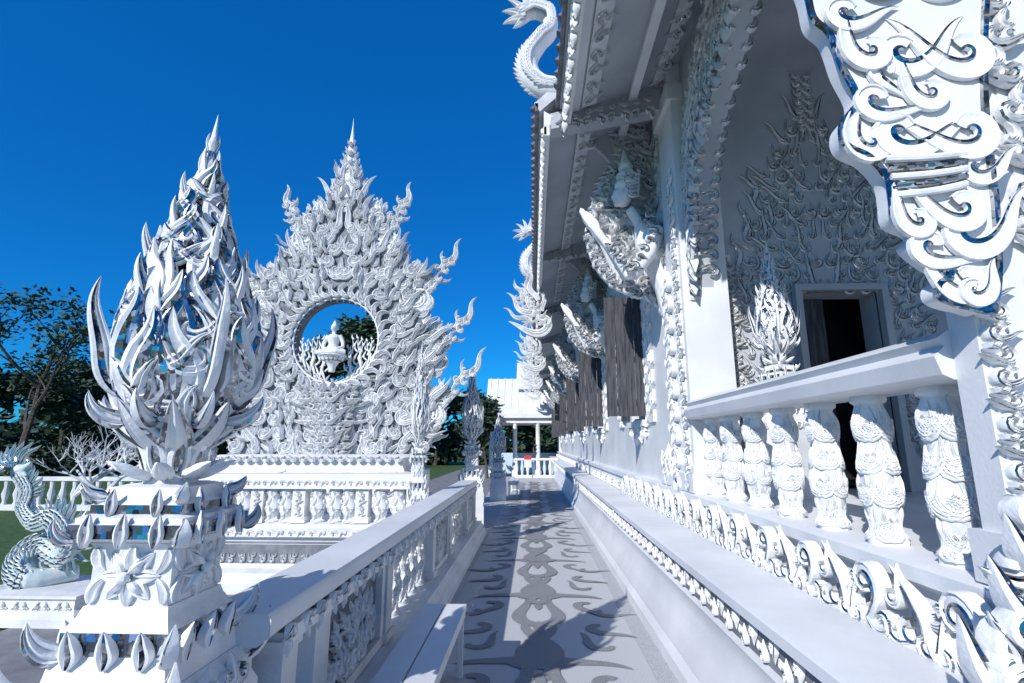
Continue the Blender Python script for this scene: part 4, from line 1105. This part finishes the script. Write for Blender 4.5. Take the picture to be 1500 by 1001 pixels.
# ------------------------------------------------------------------ trees
def tree(label, x, y, h, w, seed, mt, dense=1.0, base=.35, leafs=.22, name='tree', flat=False):
    r = random.Random(seed); t = thing(name, label, 'tree', (x,y,-.36), 0)
    m = MB(); tips = []
    def limb(p, d, L, rr, k):
        pts = [Vector(p)]; dd = Vector(d)
        for i in range(4):
            dd = (dd+Vector((r.uniform(-.18,.18),r.uniform(-.18,.18),.05))).normalized(); pts.append(pts[-1]+dd*L/4)
        m.tube(pts, [rr*(1-.14*i) for i in range(5)], 6)
        if k == 0: tips.append(pts[-1]); tips.append(pts[2]); return
        for j in range(4 if k > 1 else 3):
            a = r.uniform(0, 2*PI); q = Vector((math.cos(a)*w/h*1.6, math.sin(a)*w/h*1.6, .35 if flat else .6))
            limb(pts[r.choice((2,3,4)) if k < 2 else 4-(j % 3)], (dd*.5+q).normalized(), L*.62, rr*.5, k-1)
    limb(Vector((0,0,0)), Vector((0,0,1)), h*.5, h*.022, 3)
    m.build('trunk', BARK, t, False)
    c = MB()
    if not flat and base < .05:
        for i in range(18): tips.append(Vector((r.uniform(-1,1)*w*.4, r.uniform(-1,1)*w*.3, r.uniform(.05,.3)*h)))
    for p in tips:
        rr = h*.085*r.uniform(.7,1.3); n = int(70*dense)
        for i in range(n):
            q = Vector((r.gauss(0,1),r.gauss(0,1),r.gauss(0,.6 if flat else .75)))*rr*.6+p
            if q.z < h*base*.5: continue
            a = Vector((r.uniform(-1,1),r.uniform(-1,1),r.uniform(-.6,.6))).normalized(); b = a.orthogonal().normalized(); s = leafs*r.uniform(.6,1.3)
            c.add([tuple(q-a*s), tuple(q+b*s*.45), tuple(q+a*s), tuple(q-b*s*.45)], [(0,1,2,3)])
    c.build('crown', mt, t, False)
    return t
def tx(px, py, Y): return at(px, py, Y).x
tree('open umbrella shaped tree rising above the others at the left edge', tx(40,600,27), 27, 10.0, 5, 11, LEAFM, .28, .3, .16, 'tall_tree', True)
tree('dense dark tree at the far left edge of the view', tx(-30,600,30), 30, 7.6, 7, 12, LEAFD, .75, .02, .24)
tree('dense dark tree just left of the large bud pillar', tx(95,600,31), 31, 6.8, 7, 13, LEAFD, .75, .02, .24)
tree('dark tree behind the large bud pillar', tx(200,600,36), 36, 8.5, 8, 14, LEAFD, .9, .02, .3)
tree('dark tree between the large bud pillar and the shrine', tx(330,600,44), 44, 8.5, 8, 15, LEAFD, 1.0, .02, .32)
tree('green tree seen through the round opening of the shrine', tx(500,600,42), 42, 12.6, 10, 16, LEAFM, 1.2, .2, .34)
tree('dark tree behind the shrine to the left of the pavilion', tx(640,600,48), 48, 7.5, 7, 17, LEAFD, 1.0, .1, .32)
tree('small dark tree standing in front of the pavilion at left', tx(715,640,30), 30, 4.2, 2, 18, LEAFD, .9, .1, .2)
tree('dark tree under and behind the pavilion roof', tx(780,640,44), 44, 5, 6, 19, LEAFD, 1.0, .1, .3)
hd_ = MB(); r = random.Random(5)
for i in range(14000):
    x = r.uniform(-60,10); y = 38+r.uniform(-2,2)+(12 if x > -12 else 0); z = -.3+abs(r.gauss(0,1))*1.8+math.sin(x*.7)*.5
    a = Vector((r.uniform(-1,1),r.uniform(-1,1),r.uniform(-1,1))).normalized(); b = a.orthogonal().normalized(); s = .42
    q = Vector((x,y,z)); hd_.add([tuple(q-a*s), tuple(q+b*s*.6), tuple(q+a*s), tuple(q-b*s*.6)], [(0,1,2,3)])
o = hd_.build('hedge', LEAFD); o['kind'] = 'stuff'; tag(o, 'far mass of dark hedge foliage beyond the shrine', 'hedge')

# ------------------------------------------------------------------ light, sky, camera
d = Vector((.82,1.4,-1.0)).normalized()
sl = bpy.data.lights.new('sun', 'SUN'); sl.energy = 5.0; sl.angle = rad(.5); sl.color = (1,.975,.94)
so = bpy.data.objects.new('sun', sl); C.objects.link(so); so.rotation_euler = d.to_track_quat('-Z','Y').to_euler()
so.location = (-10,-10,15)
w = bpy.data.worlds.new('World'); S.world = w; w.use_nodes = True
nt = w.node_tree; bg = nt.nodes['Background']
sk = nt.nodes.new('ShaderNodeTexSky'); sk.sky_type = 'NISHITA'; sk.sun_disc = False
sk.sun_elevation = math.asin(-d.z); sk.sun_rotation = math.atan2(-d.x, -d.y); sk.air_density = 1.0; sk.dust_density = .1; sk.ozone_density = 3.0; sk.altitude = 900
hs = nt.nodes.new('ShaderNodeHueSaturation'); hs.inputs['Saturation'].default_value = 1.2
mx = nt.nodes.new('ShaderNodeVectorMath'); mx.operation = 'MULTIPLY'; mx.inputs[1].default_value = (.12, 1.1, 1.7)
mi_ = nt.nodes.new('ShaderNodeMixRGB'); mi_.blend_type = 'MIX'; mi_.inputs['Fac'].default_value = .5; mi_.inputs['Color2'].default_value = (.0, .95, 3.7, 1)
nt.links.new(sk.outputs['Color'], hs.inputs['Color']); nt.links.new(hs.outputs['Color'], mx.inputs[0]); nt.links.new(mx.outputs['Vector'], mi_.inputs['Color1']); nt.links.new(mi_.outputs['Color'], bg.inputs['Color'])
bg.inputs['Strength'].default_value = .115
cd = bpy.data.cameras.new('camera'); cd.sensor_width = 36; cd.lens = 18.0; cd.clip_end = 4000; cd.clip_start = .05
co = bpy.data.objects.new('camera', cd); C.objects.link(co); co.location = (0,0,CZ); co.rotation_euler = (PI/2+PITCH, 0, YAW)
S.camera = co
S.view_settings.view_transform = 'Standard'; S.view_settings.look = 'None'; S.view_settings.exposure = 0
